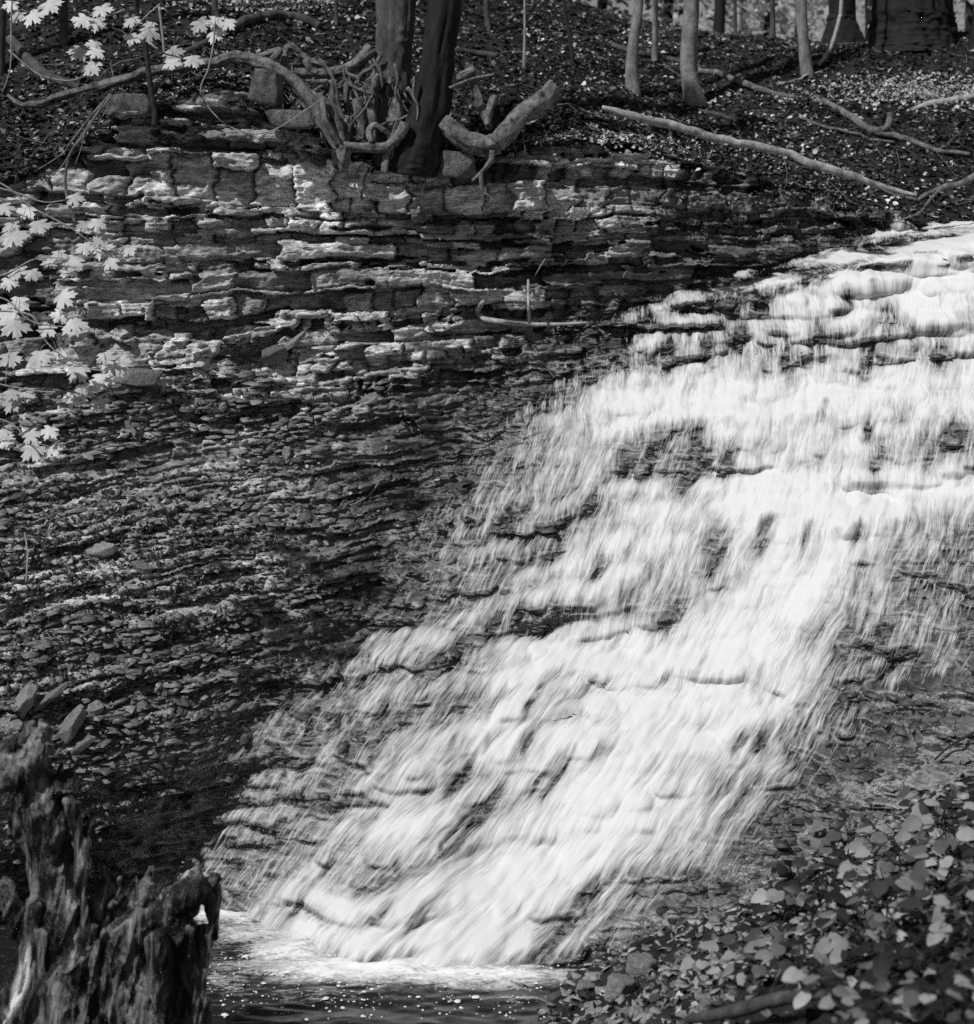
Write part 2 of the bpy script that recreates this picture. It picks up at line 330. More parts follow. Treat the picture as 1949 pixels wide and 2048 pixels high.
# the main ledges of the fall, each a foot line (photo pixels of the 1876-wide view), its distance and its height
for (pts, Yl, h) in [([(1180,1025),(1300,1003),(1450,962),(1600,952),(1876,932),(2000,925)], 13.0, .34), ([(1060,815),(1180,775),(1300,757),(1420,745)], 14.0, .30), ([(1400,742),(1560,748),(1720,760),(1876,745)], 13.7, .34),
 ([(860,1300),(960,1272),(1180,1260),(1330,1250),(1450,1215),(1560,1110)], 12.4, .30), ([(760,1440),(880,1405),(1050,1395),(1260,1388),(1400,1400)], 12.0, .22), ([(980,1100),(1090,1072),(1210,1042),(1300,1030)], 13.2, .22),
 ([(1230,655),(1350,635),(1500,612),(1700,570),(1876,560)], 14.4, .24), ([(620,1600),(800,1570),(1000,1560),(1150,1530)], 11.6, .2), ([(700,1225),(790,1195),(930,1165)], 13.2, .2), ([(650,1720),(830,1690),(1000,1660),(1200,1640)], 11.35, .18), ([(1480,1380),(1620,1320),(1780,1240)], 12.0, .22)]:
    L = np.array([at(p[0]*D, p[1]*D, Yl) for p in pts]); zf = np.interp(GX, L[:, 0], L[:, 2])+.035*fbm(GX*4, GX*0+Yl, 49, 3)
    m_ = sst(L[0, 0]-.15, L[0, 0]+.15, GX)*(1-sst(L[-1, 0]-.15, L[-1, 0]+.15, GX))
    q = (GZ-zf)/h; dl = np.where(q < 0, np.clip(1+q/.55, 0, 1), np.clip(1-q, 0, 1))*h
    zeW = zeW+m_*dl*.6*(.6+.4*vn(GX*2.2, GX*0+Yl*7, 50))
YC = fC(GX, zeC); YW = fW(GX, zeW)
fallzone = sst(-.25, .35, YC-YW)
over = np.clip(GZ-crest(GX), 0, None); YW = YW+over*45
b_over = np.clip(GZ-brow(GX)+.02, 0, None); YC = YC+b_over*9+.25*sst(0, .1, b_over)
hh = np.clip(.5+.5*(YC-YW)/.25, 0, 1); YB = YC*(1-hh)+YW*hh-.25*hh*(1-hh)
FY = YB-prot*(1-.2*fallzone)+fallzone*(.06*fbm(GX*2.6, GZ*3.4, 47, 4)+.02*rg)
def proj(x, y, z): return 974.5+x/(S*y), HOR+(ZC-z)/(S*y)
PX, PY = proj(GX, FY, GZ)
# water outline and how dense the white water is (photo pixels of the 1876-wide view)
D = 1/0.9625
poly = np.array([(1990,390),(1876,425),(1800,450),(1700,478),(1600,498),(1480,532),(1350,576),(1250,606),(1160,632),(1090,680),(1000,715),(955,790),(900,880),(840,950),(815,1040),(780,1110),(710,1170),(680,1230),(550,1310),(430,1390),(310,1470),(200,1540),(100,1620),(0,1700),(300,1800),(500,1900),(800,1930),(1050,1900),(1130,1830),(1240,1795),(1350,1720),(1450,1640),(1550,1560),(1640,1500),(1750,1420),(1800,1340),(1890,1290),(2000,1200)], float)*D
def sdist(px, py):
    d = np.full(px.shape, 1e9); ins = np.zeros(px.shape, bool); n = len(poly)
    for i in range(n):
        a = poly[i]; b = poly[(i+1) % n]; e = b-a; L = e@e
        h = np.clip(((px-a[0])*e[0]+(py-a[1])*e[1])/L, 0, 1)
        d = np.minimum(d, (px-a[0]-h*e[0])**2+(py-a[1]-h*e[1])**2)
        if a[1] != b[1]:
            c = ((a[1] > py) != (b[1] > py)) & (px < (b[0]-a[0])*(py-a[1])/(b[1]-a[1])+a[0]); ins ^= c
    return np.sqrt(d)*np.where(ins, 1, -1)
dens_p = np.array([float(q) for q in """1850 520 .95 1700 560 .9 1500 600 .8 1350 620 .55 1220 650 .4 1150 690 .2 1600 700 .7 1850 650 .7 1700 620 .55 1450 680 .55 1250 700 .45 1050 730 .15
1230 780 1.05 1380 750 .9 1600 770 .95 1800 780 .9 1000 850 .25 1100 800 .6 1250 900 .35 1150 920 .45 1450 870 .75 1600 860 .8 1700 830 .5 1850 830 .5 1320 880 .35 950 900 .25 870 970 .2
1300 990 .85 1500 970 1 1800 940 1 1100 1000 .5 950 1010 .4 850 1040 .25 1350 1060 .7 1600 1050 .85 1800 1030 .55 1860 1080 .28 1150 1080 .8 1020 1060 .4 900 1090 .35 800 1120 .18
1300 1150 .5 1400 1120 .7 1550 1130 1 1650 1150 .6 1750 1130 .32 1850 1180 .18 1050 1180 .5 900 1170 .3 760 1200 .3 850 1230 .4 1000 1270 .85 1200 1270 .95 1400 1220 1 1560 1250 .8 1650 1250 .4 1800 1250 .25 720 1260 .3 650 1330 .18
1100 1350 .75 900 1320 .45 1300 1350 .95 1500 1330 .8 1650 1340 .3 1800 1330 .12 750 1350 .3 560 1420 .32 1200 1450 1 1000 1430 .95 850 1450 .6 1400 1430 .9 1550 1430 .4 1700 1430 .16 700 1430 .4 600 1500 .3
1100 1530 1 900 1560 .7 1300 1530 .95 1450 1540 .4 750 1530 .6 500 1540 .42 400 1580 .34 1200 1620 1 1000 1650 1 800 1640 .8 600 1640 .45 1350 1640 .7 480 1640 .2 350 1650 .34 260 1650 .25 1450 1600 .25
720 1680 .55 560 1700 .65 900 1720 1 1100 1700 .9 1250 1690 .3 1350 1690 .12 450 1700 .3 330 1710 .25 600 1780 1.05 800 1790 1.05 1000 1790 .85 1100 1740 .6 1150 1770 .4 1200 1790 .25 900 1830 .95 1680 1200 .5 1600 1400 .35""".split()]).reshape(-1, 3)
def density(px, py):
    num = 0; den = 1e-9
    for x, y, v in dens_p:
        wgt = np.exp(-((px-x*D)**2/(70**2)+(py-y*D)**2/(52**2))); num = num+wgt*v; den = den+wgt
    return num/den
SD = sdist(PX, PY)
inwater = sst(-40, 40, SD)
# stone tone
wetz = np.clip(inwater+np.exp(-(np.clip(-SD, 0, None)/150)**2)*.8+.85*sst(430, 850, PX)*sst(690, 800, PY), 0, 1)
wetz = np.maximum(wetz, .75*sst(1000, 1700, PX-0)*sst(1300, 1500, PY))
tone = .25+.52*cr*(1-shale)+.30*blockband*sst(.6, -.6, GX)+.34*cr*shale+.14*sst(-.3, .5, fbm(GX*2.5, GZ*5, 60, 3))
mossy = sst(-.15, .35, fbm(GX*.9, GZ*1.6, 61, 4)+.9*sst(0.4, 2.5, GX)-.25)  # moss patches, plus shade on the right-hand cliff painted into the tone
tone = tone*(1-.66*mossy*(1-shale))*(1-.74*wetz)*(1-.62*sst(1330, 1480, PX)*sst(1180, 1350, PY)*inwater)  # mossy also darkens the right-hand cliff as painted shade
soil_top = sst(-.12, .0, GZ-brow(GX)+.05*fbm(GX*6, GX*0, 66, 3)); tone = tone*(1-soil_top)+.02*soil_top
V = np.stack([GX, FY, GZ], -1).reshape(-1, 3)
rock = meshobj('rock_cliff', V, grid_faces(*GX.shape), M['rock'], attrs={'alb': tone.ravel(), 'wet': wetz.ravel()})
tag(rock, 'layered limestone and shale cliff with ledges behind and beneath the waterfall', 'cliff', kind='structure')
# surface lookup
gy = np.gradient(FY); NRM = np.stack([gy[1]/.0115, -np.ones_like(FY), gy[0]/.0085], -1); NRM /= np.linalg.norm(NRM, axis=-1)[..., None]
fx, fy_, fv = PX.ravel(), PY.ravel(), V
def surf(px, py):
    d = (fx-px)**2+(fy_-py)**2; c = np.where(d < 9)[0]
    if len(c) == 0: c = [np.argmin(d)]
    return fv[c[np.argmin(fv[c, 1])]].copy()
# ------------------------------------------------------------------ white water sheet
def smooth_z(A, s):
    r = int(s*3); kz = np.exp(-.5*(np.arange(-r, r+1)/s)**2); kz /= kz.sum()
    P = np.pad(A, ((r, r), (0, 0)), 'edge'); return sum(kz[i]*P[i:i+A.shape[0]] for i in range(2*r+1))
def smooth_x(A, s): return smooth_z(A.T, s).T
FS = smooth_x(smooth_z(FY, 4.5), 2.5); FS = np.minimum(FS, FY); FS = smooth_x(smooth_z(FS, 2), 1.5)-.012
ang = np.radians(np.interp(Z, [0, .6, 1.2, 2.2, 3.2, 4.2], [52, 48, 40, 28, 18, 8])); G = np.concatenate([[0], np.cumsum(np.tan(ang[:-1])*np.diff(Z))])
yy = np.arange(9, 18, .02); cy = np.interp(yy, [10.5, 11.5, 12.5, 13.5, 14.5], [1.5, 1.25, .85, .45, .15]); GY = np.cumsum(cy*.02)
U = GX-.45*np.interp(GZ, Z, G)-.45*np.interp(smooth_x(smooth_z(FS, 4), 4), yy, GY); U = U+.07*fbm(GX*1.3, GZ*1.3, 70, 3)+.018*fbm(GX*5, GZ*5, 69, 2)
arc = np.cumsum(np.sqrt(np.gradient(smooth_z(FS, 6), axis=0)**2+.0085**2), axis=0)
FOAM = density(PX, PY)
lip = np.gradient(smooth_z(FS, 2), axis=0)/.0085
bulge = fbm(U*3.2, arc*2.2, 76, 3)
FOAM = FOAM*1.05+.34*sst(.9, 3., lip)*np.clip(FOAM*2.5, 0, 1)-.50*sst(.55, .05, lip)*sst(1.35, .6, FOAM)*sst(-.5, .3, fbm(U*3, arc*1.5, 79, 3)+.15)+.20*fbm(U*7, arc*1.8, 77, 3)+.20*bulge+.06
FOAM = FOAM*sst(-50, 100, SD+110*fbm(U*4, arc*3, 73, 4)+30*sst(.8, 2.5, lip))-.22*(1-sst(-60, 60, SD))
DK = [float(q) for q in '''1641 674 1.2 1783 640 1.3 1734 726 1.2 1578 718 1.3 1887 711 1.3 1738 871 1 1649 823 1 1749 938 .9 1861 927 1 1913 871 1.5 1392 916 1.9 1306 908 1.6 1336 707 1.3 1414 692 1.1 1481 681 1.3 1518 614 .9 1466 629 .9 1693 599 .8 1813 578 .7 1436 1076 1.3 1533 1061 1 1615 1076 1 1719 1065 .8
1116 1086 1 1195 1149 1.3 1090 1239 1.2 1042 1231 1 986 1257 1 926 1287 1.1 1210 1504 1.6 997 1474 .8 1057 1485 1 1053 1414 .8 1094 1373 1 919 1567 1 1098 1575 1.3 1333 1246 1.2 1438 1121 1.6 1525 1090 1 1622 1287 1.1 1691 1287 1.4 1760 1270 1.2 1688 1405 1.1 1729 1384 .9 1483 1491 1 1521 1495 1 1331 1356 .6 1414 1322 .8
762 1767 1.3 948 1641 1.5 840 1831 1 758 1840 .9 599 1817 1 1071 1577 1 1179 1790 1.2 1116 1876 1 1380 960 1.4 1255 930 1.2 1450 930 1.2 1230 700 1.2 1180 1010 1 1010 1060 1.2 880 1330 1.2 700 1500 1.3'''.split()]
gone = 0
for x_, y_, w_ in np.array(DK).reshape(-1, 3):
    i_ = np.argmin((PX-x_)**2+(PY-y_)**2); u0, a0 = U.ravel()[i_], arc.ravel()[i_]
    i0 = np.clip(np.unravel_index(i_, U.shape), 60, None); sl_ = (slice(max(0, i0[0]-70), i0[0]+70), slice(max(0, i0[1]-60), i0[1]+60))
    g_ = np.zeros_like(U); g_[sl_] = np.exp(-((U[sl_]-u0)/(.055*w_))**2-((arc[sl_]-a0)/(.13*w_))**2); gone = np.maximum(gone, g_)
FOAM = FOAM-.85*gone*(.8+.5*fbm(U*12, arc*4, 78, 2))
FOAM = FOAM+.05-.10*sst(1250, 800, PX+.25*(PY-1000))*sst(0, 200, PY-500)-.10*sst(.25, -.25, fbm(U*2.2, arc*.9, 82, 3))
FOAM = FOAM-.40*sst(.20, .03, GZ)*sst(900, 600, PX)*(.55+.6*fbm(U*9, arc*4, 83, 3))
strand = fbm(U*20, arc*3.5, 71, 3)
NY = np.gradient(smooth_z(FS, 3), axis=0)/.0085; NX = np.gradient(smooth_x(FS, 3), axis=1)/.0115
NW = np.stack([NX, -np.ones_like(FS), NY], -1); NW /= np.linalg.norm(NW, axis=-1)[..., None]
off_ = .018+.025*np.clip(FOAM, 0, 1)+.010*bulge*np.clip(FOAM, 0, 1)+.016*strand*np.clip(FOAM+.3, 0, 1)
PW = np.stack([GX, FS, GZ], -1)+NW*np.clip(off_, .008, 1)[..., None]
keep = (SD > -70) & (GZ > -.05)
Vw, Fw, fo, us, vs = compact(PW.reshape(-1, 3), grid_faces(*GX.shape, keep), FOAM.ravel(), U.ravel(), arc.ravel())
fall = meshobj('waterfall', Vw, Fw, M['fall'], attrs={'foam': fo}, uv=np.stack([us, vs], 1), smooth=True)
tag(fall, 'silky white waterfall cascading over the stepped rock ledges', 'waterfall', kind='structure')
# ------------------------------------------------------------------ pool
xs = np.arange(-4.5, 3.0, .018); ys = np.concatenate([np.arange(3.0, 8.5, .08), np.arange(8.5, 12.6, .016)])
A, B = np.meshgrid(xs, ys)
pz = .018*fbm(A*2.2, B*5, 81, 3)+.007*fbm(A*9, B*18, 83, 2)
qx, qy = proj(A, B, 0*A)
pf = 0
for x, y, sx, sy, v in [(700,1868,230,34,1.15),(520,1800,150,30,.75),(420,1765,120,22,.95),(900,1880,230,26,1.05),(520,1860,150,24,.62),(570,1832,120,40,.95),(430,1890,120,26,.45),(330,1745,110,24,.9),(1050,1880,120,14,.7),(600,1915,220,20,.33),(1000,1925,110,9,.4),(250,1900,300,150,.15)]:
    pf = np.maximum(pf, v*np.exp(-(((qx-x*D)/sx)**2+((qy-y*D)/sy)**2)**1.2))
pz = pz+pf*(.015+.04*np.clip(fbm(A*4, B*7, 85, 4)+.2, 0, 1))
pool = meshobj('pool_water', np.stack([A, B, pz], -1).reshape(-1, 3), grid_faces(*A.shape), M['pool'], attrs={'foam': pf.ravel()}, smooth=True)
tag(pool, 'dark rippled plunge pool with foam below the waterfall', 'water', kind='structure')
# foam flecks drifting on the pool
fl = []
for i in range(330):
    px = rng.uniform(400, 1150); py = 1905+rng.uniform(0, 1)**1.0*140; Y = ZC/((py-HOR)*S); c = at(px, py, Y); r = rng.choice([.004, .007, .011, .018], p=[.6, .3, .08, .02])
    th = np.linspace(0, 2*np.pi, 9)[:-1]; rr = r*rng.uniform(.7, 1.2, 8)
    ring = np.stack([c[0]+rr*np.cos(th)*1.3, c[1]+rr*np.sin(th)*1.3, np.full(8, .016)], 1); top = np.array([[c[0], c[1], .018+r*.45]])
    ff = np.stack([np.full(8, 8), np.arange(8), (np.arange(8)+1) % 8], 1); fl.append((np.vstack([ring, top]), ff))
t = NT('foam_fleck'); M['fleck'] = t.done(t.bsdf(.8, .6))
tag(meshobj('foam_flecks', *merge(fl), M['fleck']), 'small white foam flecks drifting on the dark pool', 'foam', kind='stuff')
# ------------------------------------------------------------------ hillside
HL = [tuple(at(*p)) for p in [(0,330,13.6),(250,215,14.2),(500,170,14.5),(640,270,14.6),(800,335,14.9),(1100,262,15.3),(1300,300,15.7),(1500,350,16.0),(1700,400,16.1),(1900,455,16.4),(2300,470,16.8),(-300,330,13),
 (0,100,15.5),(0,-150,18),(-400,0,16),(500,60,16.5),(500,-150,19),(800,150,16.5),(800,0,18.5),(1100,120,17.5),(1100,0,20),(1300,170,18),(1300,60,21),(1600,155,18.5),(1600,88,22),(1850,200,18),(1850,88,22),(1949,300,17.2),(2300,200,18),(2300,80,22)]]
HL += [(0, 34, 8.2), (6, 34, 6.6), (12, 30, 6.4), (-8, 34, 12), (2, 50, 8), (12, 50, 6.5), (-8, 24, 9.6)]
fH = TPS([(p[0], p[1]) for p in HL], np.array([p[2] for p in HL]), .01)
hx = np.arange(-7, 10, .05); tv = np.linspace(0, 1, 260)**1.9
HX, TV = np.meshgrid(hx, tv)
y0 = np.interp(HX, [b[0] for b in brow_p], [b[1] for b in brow_p])+.02+.09*fbm(HX*4, HX*0, 90, 4)
HY = y0+TV*(52-y0)
def hillz(x, y): return fH(x, y)+.10*fbm(x*1.1, y*1.1, 91, 3)+.045*fbm(x*4, y*4, 93, 3)
HZ = hillz(HX, HY)-.08*np.exp(-TV/.0006)
hill = meshobj('hillside_ground', np.stack([HX, HY, HZ], -1).reshape(-1, 3), grid_faces(*HX.shape), M['soil'], smooth=True)
tag(hill, 'dark wooded hillside of soil and dead leaves above the cliff', 'ground', kind='structure')
def hill_at(px, py):
    """walk along the ray of a photo pixel until it meets the hillside"""
    Ys = np.arange(13.2, 40, .03); P = np.stack([(px-974.5)*S*Ys, Ys, ZC-(py-HOR)*S*Ys], 1)
    y0 = np.interp(P[:, 0], [b[0] for b in brow_p], [b[1] for b in brow_p])
    h = hillz(P[:, 0], Ys); c = np.where((P[:, 2] <= h) & (Ys > y0-.1))[0]
    return P[c[0]] if len(c) else P[300]
# ------------------------------------------------------------------ near bank, bottom right
BL = [tuple(at(*p)) for p in [(1100,2048,10.0),(1250,1885,11.2),(1500,1790,10.8),(1700,1690,10.4),(1949,1590,10.3),(1949,1780,8.5),(1949,2048,6),(1500,2048,7.5),(1250,2048,9),(1500,1900,9.2),(2300,1740,8),(2300,1530,10.2)]]
BL += [(-1, 9.0, -.4), (-1.5, 6, -.4), (.4, 6, .9), (1.3, 4, 2.0), (2.4, 4, 2.3), (-.6, 4, 1.2), (.2, 11.4, -.25), (1.0, 11.9, -.3), (3.0, 11.4, 1.0), (4.5, 8, 2.2)]
fB = TPS([(p[0], p[1]) for p in BL], np.array([p[2] for p in BL]), .005)
def bankz(x, y): return fB(x, y)+.05*fbm(x*2.5, y*2.5, 95, 4)+.02*fbm(x*12, y*12, 97, 3)
bx, by = np.meshgrid(np.arange(-1.6, 4.6, .025), np.arange(3.2, 12, .025)); bz = bankz(bx, by)
bank = meshobj('bank_ground', np.stack([bx, by, bz], -1).reshape(-1, 3), grid_faces(*bx.shape), M['soil'], smooth=True)
tag(bank, 'dark earth bank sloping to the pool at lower right', 'ground', kind='structure')
def bank_at(px, py):
    Ys = np.arange(3.5, 12, .02); P = np.stack([(px-974.5)*S*Ys, Ys, ZC-(py-HOR)*S*Ys], 1)
    h = bankz(P[:, 0], Ys); c = np.where(P[:, 2] <= h)[0]
    return P[c[0]] if len(c) else P[-1]
# ------------------------------------------------------------------ scattered litter and broken plates
def rand_frames(n, normals, tilt):
    N = normals+tilt*rng.normal(size=(n, 3)); N /= np.linalg.norm(N, axis=1)[:, None]
    A = rng.normal(size=(n, 3)); A -= N*(A*N).sum(1)[:, None]; A /= np.linalg.norm(A, axis=1)[:, None]
    return A, np.cross(N, A), N
def scatter(name, P, N, size, alb, tilt=.5, kind='leaf', mat='litter'):
    n = len(P); A, B, C = rand_frames(n, N, tilt)
    if kind == 'leaf':
        T = np.array([(0,-1,0),(.45,-.5,.12),(.6,.1,.2),(.25,.6,.1),(0,1,-.1),(-.25,.6,.16),(-.6,.1,.25),(-.45,-.5,.1),(0,0,0)])
        f = np.array([(8,i,(i+1) % 8) for i in range(8)])
    else:
        T = np.array([(-.9,-.5,0),(.2,-.7,0),(1,-.1,0),(.6,.6,0),(-.5,.7,0),(-.8,-.4,.25),(.2,-.6,.3),(.9,-.1,.25),(.5,.5,.3),(-.5,.6,.22)])
        f = np.array([(5,6,7),(5,7,8),(5,8,9)]+[(i,(i+1) % 5,5+(i+1) % 5) for i in range(5)]+[(i,5+(i+1) % 5,5+i) for i in range(5)])
    if kind == 'plate': T = T*[1, 1, .75]
    m = len(T); J = T[None]*(1+.25*rng.normal(size=(n, m, 3)))
    J[..., 1] *= rng.uniform(.5, 1., n)[:, None]
    s = size[:, None, None]
    V = P[:, None]+s*(J[..., :1]*A[:, None]+J[..., 1:2]*B[:, None]+J[..., 2:]*C[:, None])
    F = (f[None]+(np.arange(n)*m)[:, None, None]).reshape(-1, 3)
    return meshobj(name, V.reshape(-1, 3), F, M[mat], attrs={'alb': np.repeat(alb, m)})
def pick(mask, n):
    p = mask.ravel().astype(float); p /= p.sum(); return rng.choice(p.size, n, p=p)
FN = NRM.reshape(-1, 3)
def plates(name, w_, n, lo, hi, alb, label, mat='litter'):
    c_ = pick(w_, n); N_ = np.tile([0, -.12, 1.], (n, 1))
    return tag(scatter(name, V[c_]+[0, .004, 0], N_, rng.uniform(lo, hi, n)*rng.choice([.6, 1, 1.6], n), alb*rng.uniform(.5, 1.5, n), .09, 'plate', mat), label, 'rock', kind='stuff')
dry = (SD < -25)*(GZ < brow(GX)-.1)*(PX > -150)*(PX < 2050)
plates('shale_plates', dry*sst(3.5, 3.2, GZ)*sst(800, 500, PX)*sst(-.2, .3, fbm(GX*1.5, GZ*4, 88, 3)+.1), 5500, .010, .055, .17*np.ones(5500), 'thin broken shale plates jutting from the lower slope', 'plate')
plates('wet_plates', sst(.3, .0, FOAM)*(SD > -60)*(GZ > 0)*(PX < 2050), 5000, .015, .05, .06*np.ones(5000), 'dark wet shale plates at the margins of the waterfall', 'wetplate')
# talus of shale chips and leaves on the lower left slope
mk = sst(900, 1100, PY)*(1-sst(1420, 1560, PY))*(1-sst(380, 760, PX+(PY-1100)*.35))*sst(-60, 120, -SD)
ch = pick(mk, 20000)
tag(scatter('shale_rubble', V[ch]-FN[ch]*.002, FN[ch]*[1, 1, 1]+[0, 0, .35], rng.uniform(.004, .015, 20000)*rng.choice([1, 1, 1, 1, 2.4], 20000), rng.choice([.03, .07, .14, .34], 20000, p=[.3, .35, .25, .1])*rng.uniform(.7, 1.3, 20000), .3, 'chip'), 'shale chips covering the lower left slope beside the waterfall', 'rubble', kind='stuff')
mk2 = mk+.25*sst(360, 420, PY)*(1-sst(440, 500, PY))*sst(1250, 1400, PX)*(1-sst(1700, 1800, PX))*8*(NRM[..., 2] > -.2)+.12*sst(440, 600, PY)*sst(900, 1300, PX)*(SD < -10)*(PY < 900)+.10*(PY > 600)*(PY < 1100)*(SD < -60)*(PX < 900)
ch = pick(mk2*(np.abs(NRM[..., 1]) < .97), 7000)
ch2 = pick(sst(880, 1000, PY)*sst(.35, .1, FOAM)*((PX < 900) | (PX > 1350))*(PY < 2000)*(1-mk*.8)*(np.abs(FN[:, 1].reshape(PX.shape)) < .95), 11000)
M['wetchip'] = wood_mat('wet_shale_chip', .04, .24, 12, 1., .3, spec=.6)
tag(scatter('wet_shale', V[ch2]-FN[ch2]*.002, FN[ch2]+[0, 0, .4], rng.uniform(.008, .03, 11000), np.full(11000, .1), .45, 'chip', 'wetchip'), 'wet dark shale flakes on the rock beside the waterfall', 'rubble', kind='stuff')
tag(scatter('leaf_litter', V[ch]+[0, -.012, .006], FN[ch]+[0, 0, .5], rng.uniform(.012, .034, 7000), rng.choice([.04, .1, .2, .4], 7000, p=[.3, .35, .25, .1])*rng.uniform(.7, 1.2, 7000), .5), 'dead leaves caught on the rock ledges and rubble slope', 'leaf litter', kind='stuff')
n = 85000; lx = rng.uniform(-5.5, 8, n); lt = rng.uniform(0, 1, n)**1.7; ly = np.interp(lx, [b[0] for b in brow_p], [b[1] for b in brow_p])-.10+lt*11
lz = hillz(lx, ly); la = fbm(lx*1.4, ly*1.4, 99, 3)
alb = rng.choice([.012, .05, .17, .5], n, p=[.38, .30, .22, .10])*rng.uniform(.7, 1.25, n)*np.clip(1+1.3*la, .25, 2)
tag(scatter('hill_leaf_litter', np.stack([lx, ly, lz+.012], 1), np.tile([0, -.25, 1.], (n, 1)), rng.uniform(.012, .042, n), alb, .45), 'dead leaves carpeting the wooded hillside above the cliff', 'leaf litter', kind='stuff')
n_ = 3500; c_ = [hill_at(rng.normal(1830, 110), rng.normal(188, 14)+0*i) for i in range(260)]+[hill_at(rng.normal(540, 70), rng.normal(12, 9)) for i in range(120)]+[hill_at(rng.normal(1330, 150), rng.normal(285, 25)) for i in range(60)]  # sunlit patches on the slope, put into the pale colour of these leaves
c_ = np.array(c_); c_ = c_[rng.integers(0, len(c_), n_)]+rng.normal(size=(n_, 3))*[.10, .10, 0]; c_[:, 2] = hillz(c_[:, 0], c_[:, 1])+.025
tag(scatter('sun_patch_leaves', c_, np.tile([0, -.3, 1.], (n_, 1)), rng.uniform(.012, .034, n_), rng.uniform(.2, .6, n_), .6), 'dead leaves coloured pale as painted sun patches on the hillside', 'leaf litter', kind='stuff')
sticks = []
for i in range(300):
    x_ = rng.uniform(-5, 6.5); y_ = np.interp(x_, [b[0] for b in brow_p], [b[1] for b in brow_p])-.05+rng.uniform(0, 1)**1.8*8; a_ = rng.uniform(0, np.pi); l_ = rng.uniform(.06, .3)
    q_ = np.array([[x_+t_*l_*math.cos(a_), y_+t_*l_*math.sin(a_)+.02*rng.normal(), 0] for t_ in (-1, -.2, .5, 1)]); q_[:, 2] = hillz(q_[:, 0], q_[:, 1])+.02+rng.uniform(0, .05, 4)
    sticks.append(tube(q_, [.002, rng.uniform(.002, .006), .0015], 5, .05, .1))
tag(meshobj('hill_twigs', *merge(sticks), M['root']), 'broken twigs strewn among the dead leaves on the hillside', 'twigs', kind='stuff')
n = 4200; lx = rng.uniform(-.3, 4.2, n); ly = rng.uniform(4, 10.2, n); lz = bankz(lx, ly)
tag(scatter('bank_leaf_litter', np.stack([lx, ly, lz+.012], 1), np.tile([0, -.1, 1.], (n, 1)), rng.uniform(.015, .05, n), rng.choice([.012, .04, .12, .45], n, p=[.42, .32, .18, .08]), .7), 'dead leaves covering the near bank under the plants', 'leaf litter', kind='stuff')
n = 3000; lx = rng.uniform(-.2, 3.2, n); ly = rng.uniform(8.2, 11.6, n); lz = bankz(lx, ly)
tag(scatter('bank_gravel', np.stack([lx, ly, lz], 1), np.tile([0, 0, 1.], (n, 1)), rng.uniform(.015, .05, n), rng.uniform(.05, .35, n), .5, 'chip'), 'small broken stones on the bank at the pool edge', 'gravel', kind='stuff')
# ------------------------------------------------------------------ loose slabs
def slab_mesh(L, Wd, H, seed):
    """an angular stone: a ball cut flat by random planes, roughened"""
    r = np.random.default_rng(seed); nu, nv = 40, 24
    th, ph = np.meshgrid(np.linspace(0, 2*np.pi, nu, endpoint=False), np.linspace(-np.pi/2, np.pi/2, nv))
    d = np.stack([np.cos(ph)*np.cos(th), np.cos(ph)*np.sin(th), np.sin(ph)], -1)
    m = 7; a_ = np.linspace(0, 2*np.pi, m, endpoint=False)+r.uniform(-.4, .4, m)
    pn = np.vstack([np.stack([np.cos(a_), np.sin(a_), r.uniform(-.35, .35, m)], 1), r.normal(size=(5, 3)), [[.06, .1, 1], [-.08, .05, -1]]]); pn /= np.linalg.norm(pn, axis=1)[:, None]
    ph_ = np.concatenate([r.uniform(.72, 1., m), r.uniform(.85, 1.15, 5), [.7, .7]])
    dt = np.einsum('ijk,lk->ijl', d, pn); rad = np.where(dt > .05, ph_/np.maximum(dt, .05), 9).min(-1)
    rad = np.minimum(rad, 1.3)*(1+.10*fbm(d[..., 0]*2.5+d[..., 2]*2, d[..., 1]*2.5-d[..., 2], seed % 999, 5, .6))
    V = (d*rad[..., None])*[L/2, Wd/2, H/1.4]
    i = np.arange(nu*nv).reshape(nv, nu); j = np.roll(i, -1, 1)
    return V.reshape(-1, 3), [np.stack([i[:-1], j[:-1], j[1:], i[1:]], -1).reshape(-1, 4)]
def slab(px, py, L, Wd, H, rot, label, group=None, base=None, name='rock_slab', cat='rock', lift=.3, mat='stone'):
    c = base if base is not None else surf(px, py)
    Y = c[1]; L, Wd, H = L*S*Y, Wd*S*Y, H*S*Y
    V_, F_ = slab_mesh(L, Wd, H, int(px*7+py))
    o = meshobj(name, V_, F_, M[mat]); o.location = (float(c[0]), float(c[1]-.25*Wd), float(c[2]+H*lift)); o.rotation_euler = [math.radians(a_) for a_ in rot]
    return tag(o, label, cat, group)
t = NT('mossy_boulder'); n1 = t.noise(5, t.coord(), 6, .7); n2 = t.noise(35, t.coord(), 6, .75)
M['boulder'] = t.done(t.bsdf(t.math('MULTIPLY', t.rng(n1, .35, .65, .05, .26), t.rng(n2, .3, .7, .5, 1.5)), .95, n2, 1., .04, .15))
G1 = 'loose slabs on the rubble slope'
slab(145, 1450, 95, 38, 22, (40, -50, 10), 'long pale tilted slab in the pile of stones behind the stump', G1)
slab(50, 1410, 80, 35, 24, (30, -55, 20), 'pale slab leaning at left of the stone pile behind the stump', G1)
slab(190, 1418, 34, 30, 14, (40, 0, 20), 'grey roundish stone at right end of the stone pile behind the stump', G1)
slab(100, 1395, 80, 22, 12, (25, -35, 15), 'thin narrow slab at the back of the stone pile behind the stump', G1)
slab(20, 1452, 55, 40, 20, (30, 10, -10), 'short pale block at the left edge behind the stump', G1)
